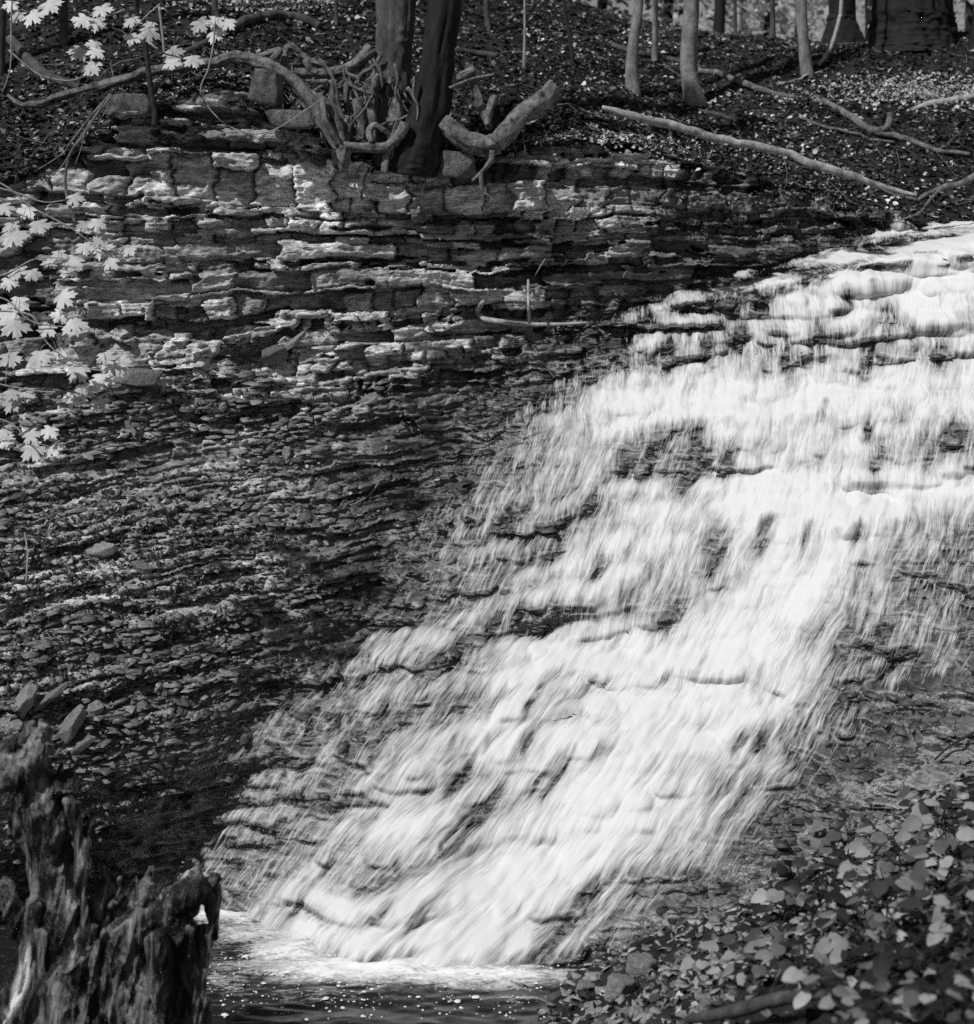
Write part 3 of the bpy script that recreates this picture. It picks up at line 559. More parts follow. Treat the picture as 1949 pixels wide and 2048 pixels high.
slab(165, 1495, 70, 16, 14, (30, -38, 0), 'dark thin slab at the lower right of the stone pile behind the stump', G1)
slab(265, 852, 48, 18, 14, (20, 10, 5), 'small bright wedge stone on the dark ledge under the maple leaves', G1)
slab(548, 722, 55, 40, 32, (25, -22, 35), 'pale square block tilted on the cliff ledge left of the waterfall', G1)
slab(585, 690, 70, 22, 10, (20, -38, 10), 'thin plate leaning above the tilted square block on the ledge', G1)
slab(280, 760, 85, 50, 28, (10, 2, 5), 'broad flat slab sticking out of the ledge beside the maple leaves', G1)
slab(190, 1318, 28, 22, 12, (40, 10, 30), 'small white stone in the rubble above the stone pile', G1)
slab(128, 1243, 34, 16, 12, (30, -5, 0), 'small pale oblong stone in the leaves at middle left', G1)
slab(370, 1232, 26, 15, 10, (40, -30, 0), 'small pale stone on the shale slope between leaves and waterfall', G1)
slab(575, 905, 16, 34, 10, (60, 10, 0), 'narrow upright chip leaning on the shale wall', G1)
slab(290, 1135, 42, 24, 12, (45, 20, 10), 'light angular flake on the middle of the rubble slope', G1)
slab(200, 1105, 70, 30, 18, (30, -12, 5), 'flat grey slab half buried in the upper rubble slope', G1)
for i in range(14):
    px, py = rng.uniform(20, 420), rng.uniform(1000, 1400)
    slab(px, py, rng.uniform(16, 34), rng.uniform(10, 20), rng.uniform(4, 8), (rng.uniform(10, 45), rng.uniform(-25, 15), rng.uniform(-20, 30)), 'small flat shale chip lying among dead leaves on the rubble slope', 'small shale chips on the rubble slope', name='shale_chip', cat='stone')
slab(1235, 1985, 70, 50, 50, (20, 15, 30), 'bright angular stone at the pool edge on the near bank', 'stones on the near bank', bank_at(1240, 1990), 'bank_stone', 'stone')
slab(1285, 1935, 60, 45, 42, (10, 5, -20), 'dark rounded stone behind the bright stone at the pool edge', 'stones on the near bank', bank_at(1285, 1945), 'bank_stone', 'stone')
slab(1535, 1755, 40, 20, 12, (5, 5, 0), 'thin flat stone on the wet edge of the near bank', 'stones on the near bank', bank_at(1535, 1765), 'bank_stone', 'stone')
for i in range(16):
    px = rng.uniform(1160, 1420); py = rng.uniform(1960, 2048)
    slab(px, py, rng.uniform(24, 44), rng.uniform(20, 32), rng.uniform(14, 26), (rng.uniform(-20, 30), rng.uniform(-20, 20), rng.uniform(0, 180)), 'small grey stone in the gravel at the pool edge of the near bank', 'small stones at the pool edge', bank_at(px, py), 'gravel_stone', 'stone')
# boulder under the big root, blocks on the brow
slab(540, 178, 70, 60, 66, (5, 8, 10), 'rounded boulder under the arching root on the cliff top', 'boulders on the cliff top', at(540, 178, 14.15), 'boulder', 'boulder', 0, 'boulder')
slab(265, 215, 90, 60, 44, (3, -4, 5), 'squared grey boulder under the long root at the cliff top', 'boulders on the cliff top', at(262, 212, 14.0), 'boulder', 'boulder', 0, 'boulder')
slab(572, 236, 105, 70, 34, (6, 3, 0), 'flat wide boulder below the rounded one on the cliff top', 'boulders on the cliff top', at(580, 238, 14.15), 'boulder', 'boulder', 0, 'boulder')
slab(910, 330, 90, 60, 50, (3, 0, 0), 'dark mossy boulder beneath the right root of the cliff tree', 'boulders on the cliff top', at(905, 330, 14.6), 'boulder', 'boulder', 0, 'boulder')
# ------------------------------------------------------------------ the tree with bare roots on the brow
T = empty('cliff_tree', at(790, 320, 14.75)); tag(T, 'twin trunked tree with tangled bare roots gripping the cliff edge', 'tree')
pipe('trunk', [(795,-900),(795,-300),(794,0),(789,90),(782,160),(778,230),(790,330)], [34,37,37,36,42,50,46], M['bark_grey'], T, 14.75, 48, .14)
pipe('trunk', [(920,-900),(900,-250),(890,0),(877,100),(866,187),(848,261),(832,317),(828,350)], [28,31,32,31,34,40,45,40], M['bark_dark'], T, 14.5, 48, .16)
RT = [([(676,330),(672,295),(649,254),(623,209),(586,164),(548,138),(510,120),(470,113),(420,124),(381,133),(312,142),(260,152),(190,173),(121,197),(69,211),(35,204),(15,190)], [10,11,12,12,12,12,11,11,9,9,9,8,8,7,6,5,3], 14.25),
 ([(600,172),(630,194),(660,220),(683,269),(684,290)], [7,8,9,9], 14.3), ([(664,160),(668,209),(683,261),(690,290)], [9,9,10,9], 14.4),
 ([(713,198),(720,239),(722,280)], [9,10,10], 14.45), ([(700,231),(690,276),(686,300)], [8,9], 14.4),
 ([(672,287),(724,295),(776,294),(800,272),(812,245)], [9,10,10,11], 14.3), ([(690,292),(686,320),(682,345)], [15,15,9], 14.25), ([(672,338),(664,352)], [9,7], 14.2),
 ([(772,300),(772,317),(768,345)], [5,6,6], 14.35), ([(745,95),(709,127),(664,140),(623,147),(575,138),(567,110),(575,92),(600,105)], [13,11,9,9,8,6,6,4], 14.6),
 ([(582,88),(612,116),(649,130)], [6,8,8], 14.7), ([(545,118),(560,100),(530,108),(505,118)], [7,7,5,3], 14.5), ([(612,118),(622,138),(636,146)], [7,6,5], 14.4),
 ([(760,150),(742,190),(738,240),(745,285)], [15,14,12,10], 14.5), ([(745,285),(740,262),(752,250),(770,262)], [6,6,6,5], 14.3), ([(800,200),(792,250),(796,290)], [16,16,14], 14.55),
 ([(655,162),(612,162)], [4,4], 14.35), ([(884,243),(918,269),(966,287),(1000,284)], [17,19,20,18], 14.45), ([(992,286),(1041,239),(1082,198),(1112,170)], [18,17,17,15], 14.4),
 ([(985,300),(981,321),(959,347),(944,362)], [5,5,3,2], 14.4), ([(962,345),(966,381),(980,393),(993,407)], [4,3,2,2], 14.4),
 ([(925,123),(944,149),(959,201),(981,258)], [9,9,8,6], 14.55), ([(990,190),(980,224),(975,250)], [8,7,6], 14.5), ([(899,164),(925,150),(950,138)], [8,8,7], 14.5), ([(899,175),(940,160),(990,148)], [3,3,2], 14.4),
 ([(700,150),(690,190),(705,225)], [6,6,5], 14.6), ([(640,185),(655,240),(676,290)], [5,6,6], 14.2)]
for i in range(60):
    x0 = rng.uniform(560, 830); y0_ = rng.uniform(100, 260); dx = rng.uniform(-70, 60); dy = rng.uniform(25, 90)
    RT.append(([(x0, y0_), (x0+dx*.3+rng.uniform(-12, 12), y0_+dy*.4), (x0+dx*.8+rng.uniform(-12, 12), y0_+dy*.7), (x0+dx, y0_+dy)], [rng.uniform(1, 4), rng.uniform(1, 4), .8], rng.uniform(14.3, 14.7)))
for p, r_, Y in RT: pipe('root', p, r_, M['root'], T, Y, 24, .3, wob=.035, step=.014)
# ------------------------------------------------------------------ other trees
def stem_tree(name, label, pts, rad, mat, seg=16, cat='tree', group=None, up=True, rough=.08, base=None):
    b = hill_at(*pts[-1][:2]) if base is None else at(pts[-1][0], pts[-1][1], base); Y = b[1]
    P = list(pts)
    if up:
        (x0, y0), (x1, y1) = P[0], P[1]; sl = (x0-x1)/max(1, abs(y0-y1)); P = [(x0+sl*450, y0-900), (x0+sl*150, y0-300)]+P; rad = [rad[0]*.8, rad[0]*.93]+list(rad)
    P = P+[(P[-1][0], P[-1][1]+25)]
    e = empty(name, b); tag(e, label, cat, group)
    pipe('trunk', P, list(rad)+[rad[-1]*1.15], M[mat], e, Y, seg, rough, step=.05)
    return e
stem_tree('slender_tree', 'pale slim tree leaning left, second from left of the right-hand slope group', [(1278,0),(1268,80),(1264,130),(1266,185)], [10,11,12,16], 'bark_pale')
stem_tree('slender_tree', 'thinnest pale pole tree between two thicker pale trunks', [(1311,0),(1311,70),(1310,125)], [6,6,7], 'bark_pale')
stem_tree('slender_tree', 'thick pale straight tree with flared foot on the slope', [(1384,0),(1380,70),(1378,128),(1384,175),(1392,210)], [15,16,16,18,24], 'bark_pale', 22)
stem_tree('slender_tree', 'pale slim tree standing alone beside the dark old trunks', [(1603,0),(1608,85),(1615,150)], [11,11,14], 'bark_pale')
stem_tree('leaning_sapling', 'bright thin sapling bending away to the right from the lone pale tree', [(1684,0),(1680,35),(1668,80),(1655,108),(1640,130)], [4,4,4.5,4.5,4], 'log', 8, 'sapling')
stem_tree('forest_tree', 'dark flared trunk on the hilltop left of the huge trunk', [(1684,0),(1684,40),(1686,86)], [25,27,42], 'bark_dark', 40, rough=.14)
stem_tree('forest_tree', 'huge dark tree trunk on the hilltop at upper right', [(1826,0),(1827,40),(1828,88)], [76,78,88], 'bark_dark', 80, rough=.1)
stem_tree('forest_tree', 'dark trunk cut by the right edge of the photo', [(1965,0),(1964,40),(1960,90)], [14,16,24], 'bark_dark', 30)
stem_tree('sapling', 'hair thin dark sapling between the two dark hilltop trunks', [(1733,-20),(1734,40),(1733,82)], [3,3,3], 'twig_dark', 8, 'sapling')
stem_tree('sapling', 'slim grey sapling just right of the twin trunked tree', [(974,0),(975,30),(977,60)], [6,6,7], 'bark_grey', 10, 'sapling')
stem_tree('sapling', 'thin pale sapling rising from the slope above the leaning root', [(1050,0),(1050,70),(1048,138)], [2.5,2.8,3], 'twig', 8, 'sapling')
stem_tree('sapling', 'thin black sapling leaning left in the middle of the slope', [(1128,0),(1138,60),(1148,130)], [3.5,4,4.5], 'twig_dark', 8, 'sapling')
stem_tree('sapling', 'grey sapling left of the twin trunked tree', [(672,0),(673,25),(673,52)], [4,4,5], 'bark_grey', 8, 'sapling')
stem_tree('sapling', 'black leaning pole in front of the long root at upper left', [(270,0),(288,69),(301,173),(310,225)], [4.5,5,5.5,6], 'twig_dark', 10, 'sapling', base=13.85)
stem_tree('sapling', 'grey straight sapling trunk at upper left corner', [(128,-20),(128,40),(127,90)], [8,8,9], 'bark_grey', 12, 'sapling')
stem_tree('sapling', 'grey trunk at the extreme left edge of the photo', [(2,-20),(1,60),(-2,150)], [11,11,12], 'bark_grey', 12, 'sapling')
stem_tree('sapling', 'short grey sapling behind the upper arching log', [(429,-10),(432,20),(440,48)], [6,6,7], 'bark_grey', 10, 'sapling')
stem_tree('sapling', 'thin twig-like sapling right of the black leaning pole', [(318,10),(323,50),(329,104)], [2.5,2.5,3], 'twig', 8, 'sapling', up=False)
stem_tree('sapling', 'slender distant sapling left of the lone pale tree', [(1545,-20),(1546,20),(1546,52)], [5,5,6], 'bark_grey', 8, 'sapling')
stem_tree('sapling', 'small grey sapling between pale trees and the bright hilltop gap', [(1470,-20),(1471,30),(1472,70)], [4,4,4], 'bark_grey', 8, 'sapling')
# ------------------------------------------------------------------ fallen wood on the slope
def fallen(name, label, pts, rad, mat, cat='branch', lift=.03, group='fallen wood on the hillside', seg=12, wob=.03, extra=()):
    P = []
    for p in pts:
        q = hill_at(*p[:2]); Y = q[1]-lift*2 if len(p) < 3 else p[2]; P.append((p[0], p[1], Y))
    o = empty(name, at(*P[0])); tag(o, label, cat, group)
    pipe('main_stem', P, rad, M[mat], o, None, seg, .16, wob=wob, step=.025)
    for e_, r_ in extra: pipe('side_branch', [(a_, b_, np.interp(a_, *zip(*sorted((q[0], q[2]) for q in P)))-.02) for a_, b_ in e_], r_, M[mat], o, None, 8, .15)
    return o
fallen('fallen_log', 'long pale fallen log sloping down to the right along the cliff edge', [(1205,214,15.35),(1261,228,15.4),(1320,247,15.5),(1371,257,15.55),(1423,273,15.6),(1474,285,15.65),(1525,294,15.7),(1576,307,15.75),(1618,324,15.75),(1661,337,15.8),(1725,358,15.85),(1780,376,15.9),(1835,390,15.9)], [4,7,9,8,9,8,9,8,9,9,7,5,3], 'log', 'log')
fallen('fallen_branch', 'long thin branch snaking down the slope above the pale log with hooked stub', [(1397,141),(1440,149),(1482,166),(1542,186),(1610,197),(1661,209),(1704,234),(1746,260),(1814,277),(1874,298),(1940,308)], [7,6,7,6,6,6,7,8,6,4,4], 'root', extra=[([(1746,260),(1772,256),(1780,242),(1781,224)], [6,7,7,6])])
fallen('fallen_log', 'bright topped log lying at the right edge of the slope', [(1815,222),(1850,210),(1874,203),(1910,198),(1960,192)], [3,6,8,8,8], 'log', 'log')
fallen('fallen_branch', 'dark curved stick under the thick pale flared tree', [(1401,221),(1440,230),(1474,239),(1505,230),(1533,225)], [4,5,4,4,2], 'bark_grey')
fallen('fallen_branch', 'forked stick crossing behind the pale slim trees', [(1225,90),(1270,105),(1330,118),(1390,130),(1400,140)], [6,5,6,6,4], 'bark_grey')
fallen('fallen_branch', 'short dark log beside the twin trunked tree on the right', [(905,101),(950,104),(995,111)], [7,7,6], 'bark_grey', 'log')
fallen('fallen_log', 'arching mossy log above the long root at upper left', [(640,52),(605,36),(570,30),(537,31),(505,38),(485,45),(450,64),(416,84),(374,105),(329,122)], [9,10,11,11,11,11,10,9,8,5], 'bark_grey', 'log', lift=.06)
fallen('fallen_log', 'dark diagonal log at the far upper left corner', [(20,78),(62,125),(97,152),(130,166),(160,174)], [11,12,11,9,6], 'bark_grey', 'log')
fallen('fallen_branch', 'thin dark stick on the slope below the snaking branch', [(1600,235),(1660,255),(1720,270),(1790,284)], [2,3,2.5,2], 'root')
fallen('fallen_branch', 'thin pale stick lying left of the lone pale tree foot', [(1560,168),(1590,158),(1618,150),(1655,138)], [1.5,2,2,1.5], 'log')
fallen('fallen_branch', 'thin twig under the long pale log near its left end', [(1270,248),(1300,262),(1328,273)], [1.5,2.2,1.5], 'log')
fallen('bare_root', 'dark roots reaching from the right edge over the crest of the waterfall', [(1960,345,15.6),(1920,365,15.7),(1890,372,15.75),(1850,392,15.8),(1835,400,15.8)], [6,6,5,4,2], 'root', 'root', extra=[([(1885,374),(1860,400),(1840,425),(1800,440)], [3,3,2.5,1.5]), ([(1840,400),(1780,385),(1740,362)], [2.5,2.5,1.5])])
# cliff twigs
def twig(name, label, pts, rad, mat='twig', cat='branch', Y=None, group=None, lift=.03):
    P = []
    for p in pts:
        P.append((p[0], p[1], Y if Y else surf(*p[:2])[1]-lift))
    o = pipe(name, P, rad, M[mat], None, None, 7, .12, wob=.015)
    return tag(o, label, cat, group)
twig('dead_branch', 'bent pale branch lying on the cliff ledge by the top of the waterfall', [(967,603),(957,622),(968,635),(1004,643),(1053,649),(1113,649),(1180,645)], [4,6.5,6,5.5,5,4,2], 'log', lift=.16)
twig('dead_twig', 'thin upright twig standing on the bent cliff branch', [(1057,560),(1058,600),(1060,646)], [2.6,3,3], 'log', lift=.2)
twig('dead_twig', 'thin slanting twig above the bent cliff branch', [(1100,505),(1085,528),(1070,552)], [1.2,1.5,1.2], lift=.1)
twig('dead_twig', 'long curved pale stick on the shale in front of the wet wall', [(758,966),(740,988),(715,1005),(700,1010)], [2,2.5,2,1], lift=.05)
twig('dead_twig', 'thin upright pale stick in the leaves at left edge', [(49,1065),(55,1110),(52,1165)], [1.5,1.8,1.5], lift=.08)
twig('dead_twig', 'thin straw hanging below the twin trunked tree', [(842,372),(838,405),(824,436)], [1,1.2,.8], lift=.08)
twig('dead_twig', 'dark stick lying across the wet rock at right edge', [(1870,1520),(1905,1490),(1955,1462)], [2,2.5,2.5], 'twig_dark', lift=.05)
for i, (p, r_) in enumerate([([(222,187),(190,222),(149,274),(128,305),(69,343)], [3,3,2.5,2,1]), ([(224,190),(185,240),(150,290),(120,335),(104,350)], [2.5,2.5,2,1.5,1]), ([(210,200),(170,270),(140,312),(133,381),(152,450)], [2,3,3,3,2.5]), ([(180,240),(165,280),(160,300),(150,330)], [1.5,1.5,1,1])]):
    twig('hanging_root', ['longest thin root hanging left from the cliff top over dark soil', 'second thin root hanging beside the longest at upper left', 'thin root hanging straight down to the maple leaves', 'short curled rootlet among the hanging roots at upper left'][i], p, r_, 'root', 'root', 13.4-.05*i, 'roots hanging from the cliff top')
# ------------------------------------------------------------------ maple branches on the left
half = [(0,1.0),(.09,.80),(.20,.83),(.15,.50),(.40,.72),(.43,.60),(.68,.62),(.55,.43),(.64,.33),(.32,.18),(.56,.04),(.48,-.03),(.28,-.07),(.04,0)]
mp = np.array(half+[(-a_, b_) for a_, b_ in half[::-1][:-1]]); mp = np.vstack([mp, [0, .25]])
def leaf_np(base, tip, nrm, size, outline, curl=.25, stalk=0):
    t_ = tip/np.linalg.norm(tip); n_ = nrm-t_*(nrm@t_); n_ /= np.linalg.norm(n_); s_ = np.cross(t_, n_)
    x, y = outline[:, 0], outline[:, 1]; z = -curl*np.abs(x)*.8-curl*.6*np.clip(y, 0, 2)**2+.03*rng.normal(size=len(x))
    V = base+size*(x[:, None]*s_+y[:, None]*t_+z[:, None]*n_); m = len(outline)-1
    return V, np.array([(m, i, (i+1) % m) for i in range(m)])
upper = [(60,30),(190,90,1.25),(290,30,1.2),(100,90),(470,110),(550,130,1.2),(590,55),(760,120,.9),(860,140),(770,210,1.1),(860,190),(450,300,1.1),(550,300),(520,385,1.35),(540,255),(990,360,1.2),(1120,345),(1000,305),(1160,140,1.2),(1240,120),(1250,195,1.2),(1310,130)]
mid = [(30,190),(150,210),(60,300),(230,290),(80,350,1.3),(430,135,.9),(490,290),(560,280),(580,370,1.2),(490,420),(600,430),(740,435),(340,460),(280,500,1.1),(400,550,1.2),(420,500),(190,570,1.1),(630,500,1.2),(50,620),(100,560),(260,680),(370,710,1.1),(480,700),(100,740,1.2),(30,800,1.7),(190,770),(90,870,1.3),(340,810),(430,860,1.2),(270,890,1.2),(220,1050,1.2),(350,1025),(60,1060,1.2),(330,970),(440,1130,1.2),(650,1115,1.4),(580,1180,1.2),(700,1090),(530,1210),(600,1050),(70,1260),(150,1275),(270,1260),(410,1255),(480,1260),(420,1300,1.1),(570,1310,1.1),(70,1320,1.1),(20,1380,1.1),(310,1450),(130,1440),(180,1505),(40,1540,1.2),(190,1590,1.2),(310,1580,1.2),(20,1490),(280,1480)]
LV = [(q[0]/2.886, q[1]/2.886, q[2] if len(q) > 2 else 1.) for q in upper]+[(q[0]/2.886, q[1]/2.886+350, q[2] if len(q) > 2 else 1.) for q in mid]
BR = [('maple branch with large pale leaves at the top left corner', [(25,-60),(24,20),(22,100),(18,150),(4,185)], 11.6),
 ('small maple spray of three leaves left of the black leaning pole at the top', [(250,18),(215,32),(180,30)], 12.0),
 ('small maple spray of leaves crossing the black leaning pole', [(320,8),(295,30),(272,52)], 12.2),
 ('drooping maple twig with its leaves above the long root at left', [(18,100),(45,125),(78,150),(130,161),(165,152),(180,120),(195,95)], 11.8),
 ('maple spray of pale leaves lying over the long root', [(300,85),(325,105),(350,112),(372,118)], 12.4),
 ('maple twig on a long bent stem hanging in front of the dark overhang', [(430,45),(428,80),(416,139),(402,187),(443,242),(492,265),(537,263),(589,236),(650,194)], 12.8),
 ('maple spray of leaves at left edge below the hanging roots', [(-40,415),(10,418),(45,430),(75,445)], 11.3),
 ('lone maple leaf on a thin stem under the hanging root', [(-20,370),(40,388),(90,404),(130,400)], 12.0),
 ('arching maple branch with leaf cluster just under the pale limestone blocks', [(-40,345),(15,375),(60,412),(120,442),(155,462),(190,490),(215,505)], 11.5),
 ('maple spray of leaves spread in front of the upper ledges', [(-40,560),(20,545),(65,520),(110,515),(140,525)], 11.6),
 ('maple spray at left edge with the largest leaf', [(-40,590),(15,600),(60,640),(100,650),(145,655)], 11.0),
 ('maple branch with big leaves pointing right across the middle ledges', [(-40,620),(60,630),(90,680),(130,715),(190,740),(225,738)], 11.4),
 ('low maple spray of small leaves over the dark ledge line', [(-40,760),(30,775),(90,785),(145,785),(195,800)], 11.5),
 ('lowest maple spray with broad leaves at left edge above the rubble', [(-40,830),(20,845),(60,880),(105,895)], 11.2)]
own = [[] for _ in BR]
for lf in LV:
    ds = [min(np.hypot(lf[0]-q[0], lf[1]-q[1]) for q in catmull(np.array(b_[1], float), 30)) for b_ in BR]; own[int(np.argmin(ds))].append(lf)
for (lab, path, Y), lfs in zip(BR, own):
    e = empty('maple_branch', at(path[0][0], path[0][1], Y)); tag(e, lab, 'maple branch', 'maple branches hanging in at the left')
    n_ = len(path); pipe('stem', path, np.linspace(2.2, 1.1, n_), M['twig'], e, Y, 6, .08, wob=.01)
    cp = catmull(np.array(path, float), 40)
    for (px, py, s_) in lfs:
        if py > 560 and s_ <= 1.1 and rng.random() < .3: continue
        Yl = Y+rng.uniform(-.12, .12); size = 31*s_*S*Yl*rng.uniform(.85, 1.2)
        ax = rng.uniform(-.5, .75); tip = np.array([ax, -.35, -.75+rng.uniform(-.1, .45)]); nr = np.array([rng.uniform(-.35, .2), -.75, .75+rng.uniform(-.35, .3)])
        c = at(px, py, Yl); t_ = tip/np.linalg.norm(tip); base = c-t_*size*.35
        V_, F_ = leaf_np(base, tip, nr, size, mp, rng.uniform(.1, .35))
        lo = meshobj('leaf', V_, F_, M['maple'], e)
        j = cp[np.argmin(((cp-[px, py])**2).sum(1))]; a0 = at(j[0], j[1], Y)
        midp = (a0+base)/2+[0, 0, .03]
        Vt, Ft = tube([a0, midp, base+t_*size*.03], [.0022, .0018, .0018], 5, .03, .05)
        meshobj('leaf_stalk', Vt, Ft, M['twig'], e)
# ------------------------------------------------------------------ stump in the foreground
SY = 9.0
st_parts = []
def stp(pts, rad, dy=0., seg=20):
    P = [at(p[0], p[1], SY+dy+(p[2] if len(p) > 2 else 0)) for p in pts]; st_parts.append(tube(P, np.array(rad)*S*SY, seg, .03, .18, random.randrange(999)))
stp([(40,1500),(62,1560),(84,1640),(100,1720),(118,1800),(140,1880),(160,1960),(170,2080),(170,2300),(170,2500)], [32,46,54,48,50,66,92,125,160,190])
stp([(92,1478),(66,1466),(50,1480)], [14,16,14]); stp([(55,1470),(20,1500),(4,1530)], [14,16,14]); stp([(94,1482),(78,1515),(45,1548),(5,1565)], [15,17,17,20], -.1)
stp([(118,1610),(138,1570),(142,1524)], [20,13,5]); stp([(130,1660),(152,1630),(160,1604)], [22,14,6]); stp([(120,1720),(158,1690),(164,1650)], [26,16,8]); stp([(130,1760),(168,1735),(175,1712)], [26,18,10])
stp([(150,1850),(190,1810),(208,1780),(212,1752)], [38,20,11,4], -.05); stp([(180,1870),(225,1815),(228,1762)], [34,20,8]); stp([(200,1880),(262,1830),(290,1790),(298,1755),(306,1733)], [40,26,15,8,3], .05)
stp([(240,1870),(262,1800),(268,1770)], [24,15,8], .08); stp([(200,1920),(270,1850),(330,1815),(385,1785),(404,1765)], [48,32,24,26,15], -.05)
stp([(345,1800),(348,1785)], [14,9]); stp([(395,1775),(420,1800),(424,1840),(428,1868),(432,1880)], [22,15,10,8,5]); stp([(330,1830),(360,1880),(372,1950),(380,2050),(380,2300),(380,2500)], [26,27,32,36,60,70], -.05)
stp([(395,1855),(410,1870),(404,1930),(400,2060),(410,2400)], [9,14,13,16,40]); stp([(358,1868),(385,1858),(415,1856)], [8,7,8], .02)
stp([(230,1900),(270,1980),(280,2100),(280,2500)], [70,90,110,140], .1); stp([(170,1900),(250,1990),(300,2100),(300,2500)], [60,60,70,110], -.12)
stp([(72,1800),(66,1860),(50,1930),(22,1990),(-30,2040),(-90,2090)], [22,20,21,24,26,28], -.1); stp([(90,1860),(84,1920),(70,1980),(20,2060),(-40,2150)], [14,16,20,26,30], -.14)
stp([(0,1768),(26,1811),(50,1857),(70,1900)], [9,16,20,24], .3); stp([(305,1870),(318,1930),(322,2040),(325,2300)], [16,18,20,40], -.2); stp([(150,1600),(160,1760),(180,1900)], [16,12,16], -.14)
for i in range(46):
    x_, y_ = [(212,1775),(228,1785),(255,1815),(268,1785),(296,1775),(320,1815),(345,1800),(375,1790),(410,1775),(160,1640),(172,1730),(130,1560),(90,1480),(35,1500),(60,1470)][i % 15]
    x_ += rng.uniform(-14, 14); l_ = rng.uniform(18, 48); st_parts.append(tube([at(x_, y_+30, SY+rng.uniform(-.1, .08)), at(x_+rng.uniform(-4, 6), y_-l_*.3, SY), at(x_+rng.uniform(-9, 12), y_-l_, SY+rng.uniform(-.04, .04))], np.array([13, 7, 2.5])*S*SY, 8, .02, .2, i))
Vs, Fs = merge(st_parts)
tmp = meshobj('stump_source', Vs, Fs, M['stump'])
rm = tmp.modifiers.new('remesh', 'REMESH'); rm.mode = 'VOXEL'; rm.voxel_size = .009
sm = tmp.modifiers.new('smooth', 'SMOOTH'); sm.factor = .5; sm.iterations = 1
dg = bpy.context.evaluated_depsgraph_get(); me = bpy.data.meshes.new_from_object(tmp.evaluated_get(dg)); bpy.data.objects.remove(tmp)
n = len(me.vertices); c = np.empty(n*3, np.float32); me.vertices.foreach_get('co', c); c = c.reshape(-1, 3).astype(float)
nn = np.empty(n*3, np.float32); me.vertices.foreach_get('normal', nn); nn = nn.reshape(-1, 3)
lx_ = c[:, 0]-.18*c[:, 2]
d = .035*fbm(lx_*7, c[:, 2]*1.6, 101, 3)+.026*(1-2*np.abs(vn(lx_*16, c[:, 2]*1.3+c[:, 1]*4, 103)))**3-.03*sst(.55, .8, np.abs(vn(lx_*11+3, c[:, 2]*2+c[:, 1]*5, 104)))+.006*(1-2*np.abs(vn(lx_*60, c[:, 2]*4+c[:, 1]*10, 105)))+.004*fbm(c[:, 0]*30+c[:, 1]*30, c[:, 2]*20, 107, 3)
c += nn*d[:, None]; me.vertices.foreach_set('co', c.astype(np.float32).ravel())
qx, qy = proj(c[:, 0], c[:, 1], c[:, 2])
bare = sst(20, 5, np.abs(qx-np.interp(qy, [1840,1900,1960,2000,2040,2100], [68,62,45,28,0,-60])))*sst(1870, 1920, qy)*sst(-.1, .5, vn(qx*.16, qy*.02, 5)+.4)
at_ = me.attributes.new('bare', 'FLOAT', 'POINT'); at_.data.foreach_set('value', bare.astype(np.float32)); me.materials.clear(); me.materials.append(M['stump'])
me.polygons.foreach_set('use_smooth', np.ones(len(me.polygons), bool)); me.update()
so_ = bpy.data.objects.new('tree_stump', me); sc.collection.objects.link(so_)
tag(so_, 'jagged rotten tree stump standing in the pool at lower left', 'stump')
# ------------------------------------------------------------------ broad-leaved plants on the near bank
ov = np.array([(0,1.),(.16,.86),(.34,.62),(.45,.36),(.44,.12),(.30,-.06),(.10,-.04),(0,.04),(-.10,-.04),(-.30,-.06),(-.44,.12),(-.45,.36),(-.34,.62),(-.16,.86),(0,.4)])
def plant(label, px, py, n, size, spread, mat='plant', hgt=.22, Y=None):
    b = bank_at(px, py) if Y is None else at(px, py, Y); e = empty('bank_plant', b); tag(e, label, 'plant', 'broad-leaved plants on the near bank')
    top = b+[rng.uniform(-.05, .05), 0, hgt]; V_, F_ = tube([b-[0, 0, .05], (b+top)/2+[.02, 0, 0], top], [.005, .004, .003], 6, .03, .05); meshobj('stem', V_, F_, M['twig_dark'], e)
    for i in range(n):
        a_ = rng.uniform(0, 2*np.pi); r_ = spread*rng.uniform(.25, 1); base = b+np.array([r_*math.cos(a_)*.8, r_*math.sin(a_)*.7, hgt*rng.uniform(.25, 1.15)])
        tip = np.array([math.cos(a_), math.sin(a_)*.8-.25, rng.uniform(-.55, .1)]); nr = np.array([.2*math.cos(a_), -.35, 1.])+.3*rng.normal(size=3)
        V_, F_ = leaf_np(base, tip, nr, size*rng.uniform(.7, 1.2), ov, .3); meshobj('leaf', V_, F_, M[mat], e)
        Vt, Ft = tube([b+[0, 0, hgt*.5], (b+base)/2+[0, 0, hgt*.4], base], [.002, .0018, .0015], 5, .04, .05); meshobj('leaf_stalk', Vt, Ft, M['twig_dark'], e)
plant('dark cluster of large leaves standing out at the left of the bank plants', 1640, 1900, 19, 0.100, .17, 'plant_dark', .42)
plant('mid grey plant with tilted leaves just behind the dark leaf cluster', 1590, 1830, 18, 0.089, .2, 'plant', .32)
plant('leafy plant at right edge halfway up the bank', 1900, 1800, 27, 0.089, .26, 'plant', .34)
plant('pale leaved plant above the dark leaf cluster near the wet rock', 1800, 1760, 16, 0.081, .24, 'plant_pale', .24)
plant('leafy plant between the wet rock and the right edge of the bank', 1880, 1720, 24, 0.089, .28, 'plant', .3)
plant('plant with round leaves right of the dark leaf cluster', 1770, 1870, 27, 0.089, .24, 'plant', .3)
plant('plant with pale round leaves below the dark leaf cluster', 1720, 1940, 18, 0.074, .22, 'plant_pale', .2)
plant('dense grey plant at right edge in the middle of the bank', 1930, 1900, 27, 0.081, .26, 'plant', .3)
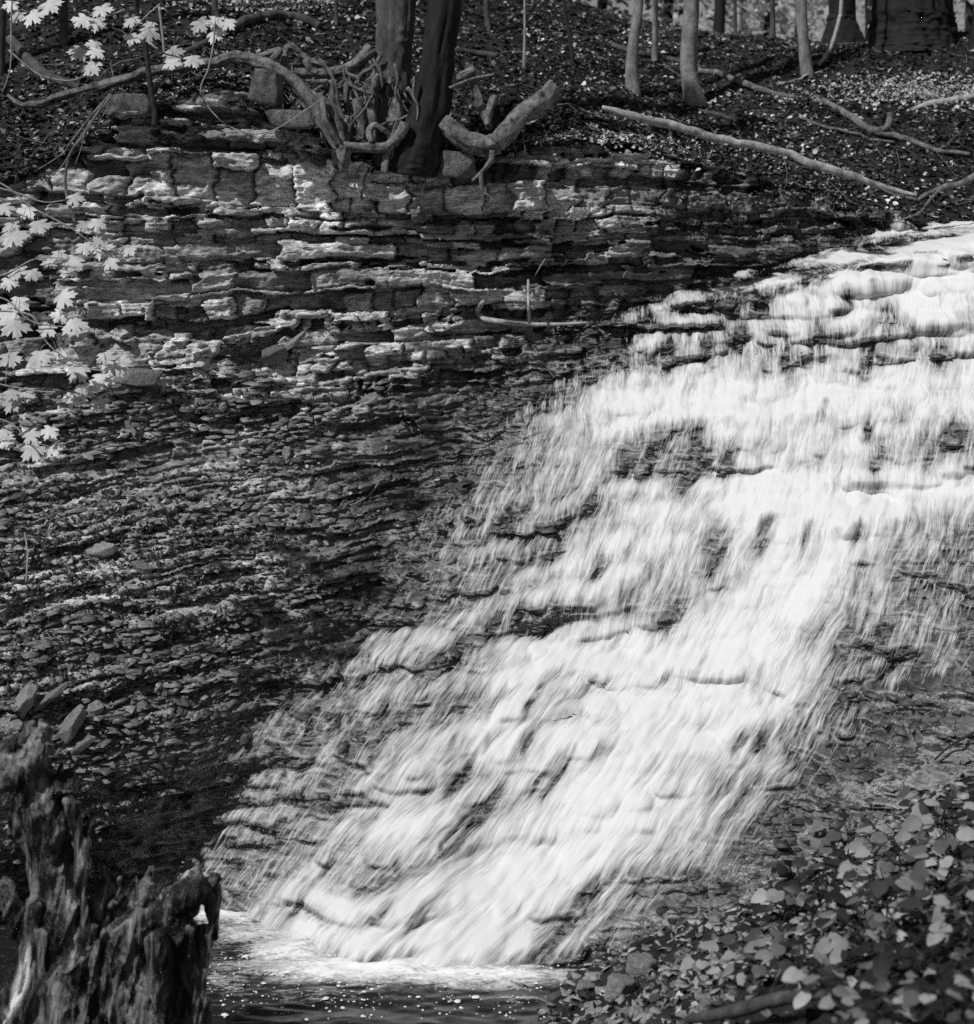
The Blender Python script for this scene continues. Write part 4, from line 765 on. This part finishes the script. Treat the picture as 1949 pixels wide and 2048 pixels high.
plant('low plant with one big pale leaf near the bottom of the bank', 1650, 2020, 13, 0.074, .18, 'plant_pale', .16)
plant('small plant near the gravel at the lower end of the bank', 1510, 1960, 19, 0.074, .24, 'plant', .16)
plant('blurred low plant at the bottom right corner', 1880, 2040, 24, 0.059, .24, 'plant', .14)
plant('blurred pale plant at the bottom edge of the bank', 1760, 2060, 18, 0.052, .22, 'plant', .1)
plant('leafy plant creeping toward the pool edge of the bank', 1410, 1960, 15, 0.067, .2, 'plant', .1)
plant('leafy plant on the upper bank beside the waterfall foot', 1690, 1740, 19, 0.089, .26, 'plant', .26)
plant('grey plant in the shade in front of the dark leaf cluster', 1580, 1960, 16, 0.074, .2, 'plant', .16)
plant('dark low plant in the middle of the bank', 1820, 1960, 21, 0.074, .26, 'plant_dark', .16)
o = pipe('fallen_stick', [(1380,2040,7.6),(1480,2020,7.3),(1560,1998,7.1),(1650,1990,6.9)], [10,14,14,8], M['bark_grey'], None, None, 12, .15); tag(o, 'thick blurred stick lying across the bottom of the bank', 'stick')
twig('dead_twig', 'thin dark forked twig at the pool edge of the bank', [(1265,1890),(1300,1905),(1345,1900),(1375,1885)], [1.5,2,2,1.2], 'twig_dark', 'twig', 10.6)
# ------------------------------------------------------------------ far woods beyond the hilltop
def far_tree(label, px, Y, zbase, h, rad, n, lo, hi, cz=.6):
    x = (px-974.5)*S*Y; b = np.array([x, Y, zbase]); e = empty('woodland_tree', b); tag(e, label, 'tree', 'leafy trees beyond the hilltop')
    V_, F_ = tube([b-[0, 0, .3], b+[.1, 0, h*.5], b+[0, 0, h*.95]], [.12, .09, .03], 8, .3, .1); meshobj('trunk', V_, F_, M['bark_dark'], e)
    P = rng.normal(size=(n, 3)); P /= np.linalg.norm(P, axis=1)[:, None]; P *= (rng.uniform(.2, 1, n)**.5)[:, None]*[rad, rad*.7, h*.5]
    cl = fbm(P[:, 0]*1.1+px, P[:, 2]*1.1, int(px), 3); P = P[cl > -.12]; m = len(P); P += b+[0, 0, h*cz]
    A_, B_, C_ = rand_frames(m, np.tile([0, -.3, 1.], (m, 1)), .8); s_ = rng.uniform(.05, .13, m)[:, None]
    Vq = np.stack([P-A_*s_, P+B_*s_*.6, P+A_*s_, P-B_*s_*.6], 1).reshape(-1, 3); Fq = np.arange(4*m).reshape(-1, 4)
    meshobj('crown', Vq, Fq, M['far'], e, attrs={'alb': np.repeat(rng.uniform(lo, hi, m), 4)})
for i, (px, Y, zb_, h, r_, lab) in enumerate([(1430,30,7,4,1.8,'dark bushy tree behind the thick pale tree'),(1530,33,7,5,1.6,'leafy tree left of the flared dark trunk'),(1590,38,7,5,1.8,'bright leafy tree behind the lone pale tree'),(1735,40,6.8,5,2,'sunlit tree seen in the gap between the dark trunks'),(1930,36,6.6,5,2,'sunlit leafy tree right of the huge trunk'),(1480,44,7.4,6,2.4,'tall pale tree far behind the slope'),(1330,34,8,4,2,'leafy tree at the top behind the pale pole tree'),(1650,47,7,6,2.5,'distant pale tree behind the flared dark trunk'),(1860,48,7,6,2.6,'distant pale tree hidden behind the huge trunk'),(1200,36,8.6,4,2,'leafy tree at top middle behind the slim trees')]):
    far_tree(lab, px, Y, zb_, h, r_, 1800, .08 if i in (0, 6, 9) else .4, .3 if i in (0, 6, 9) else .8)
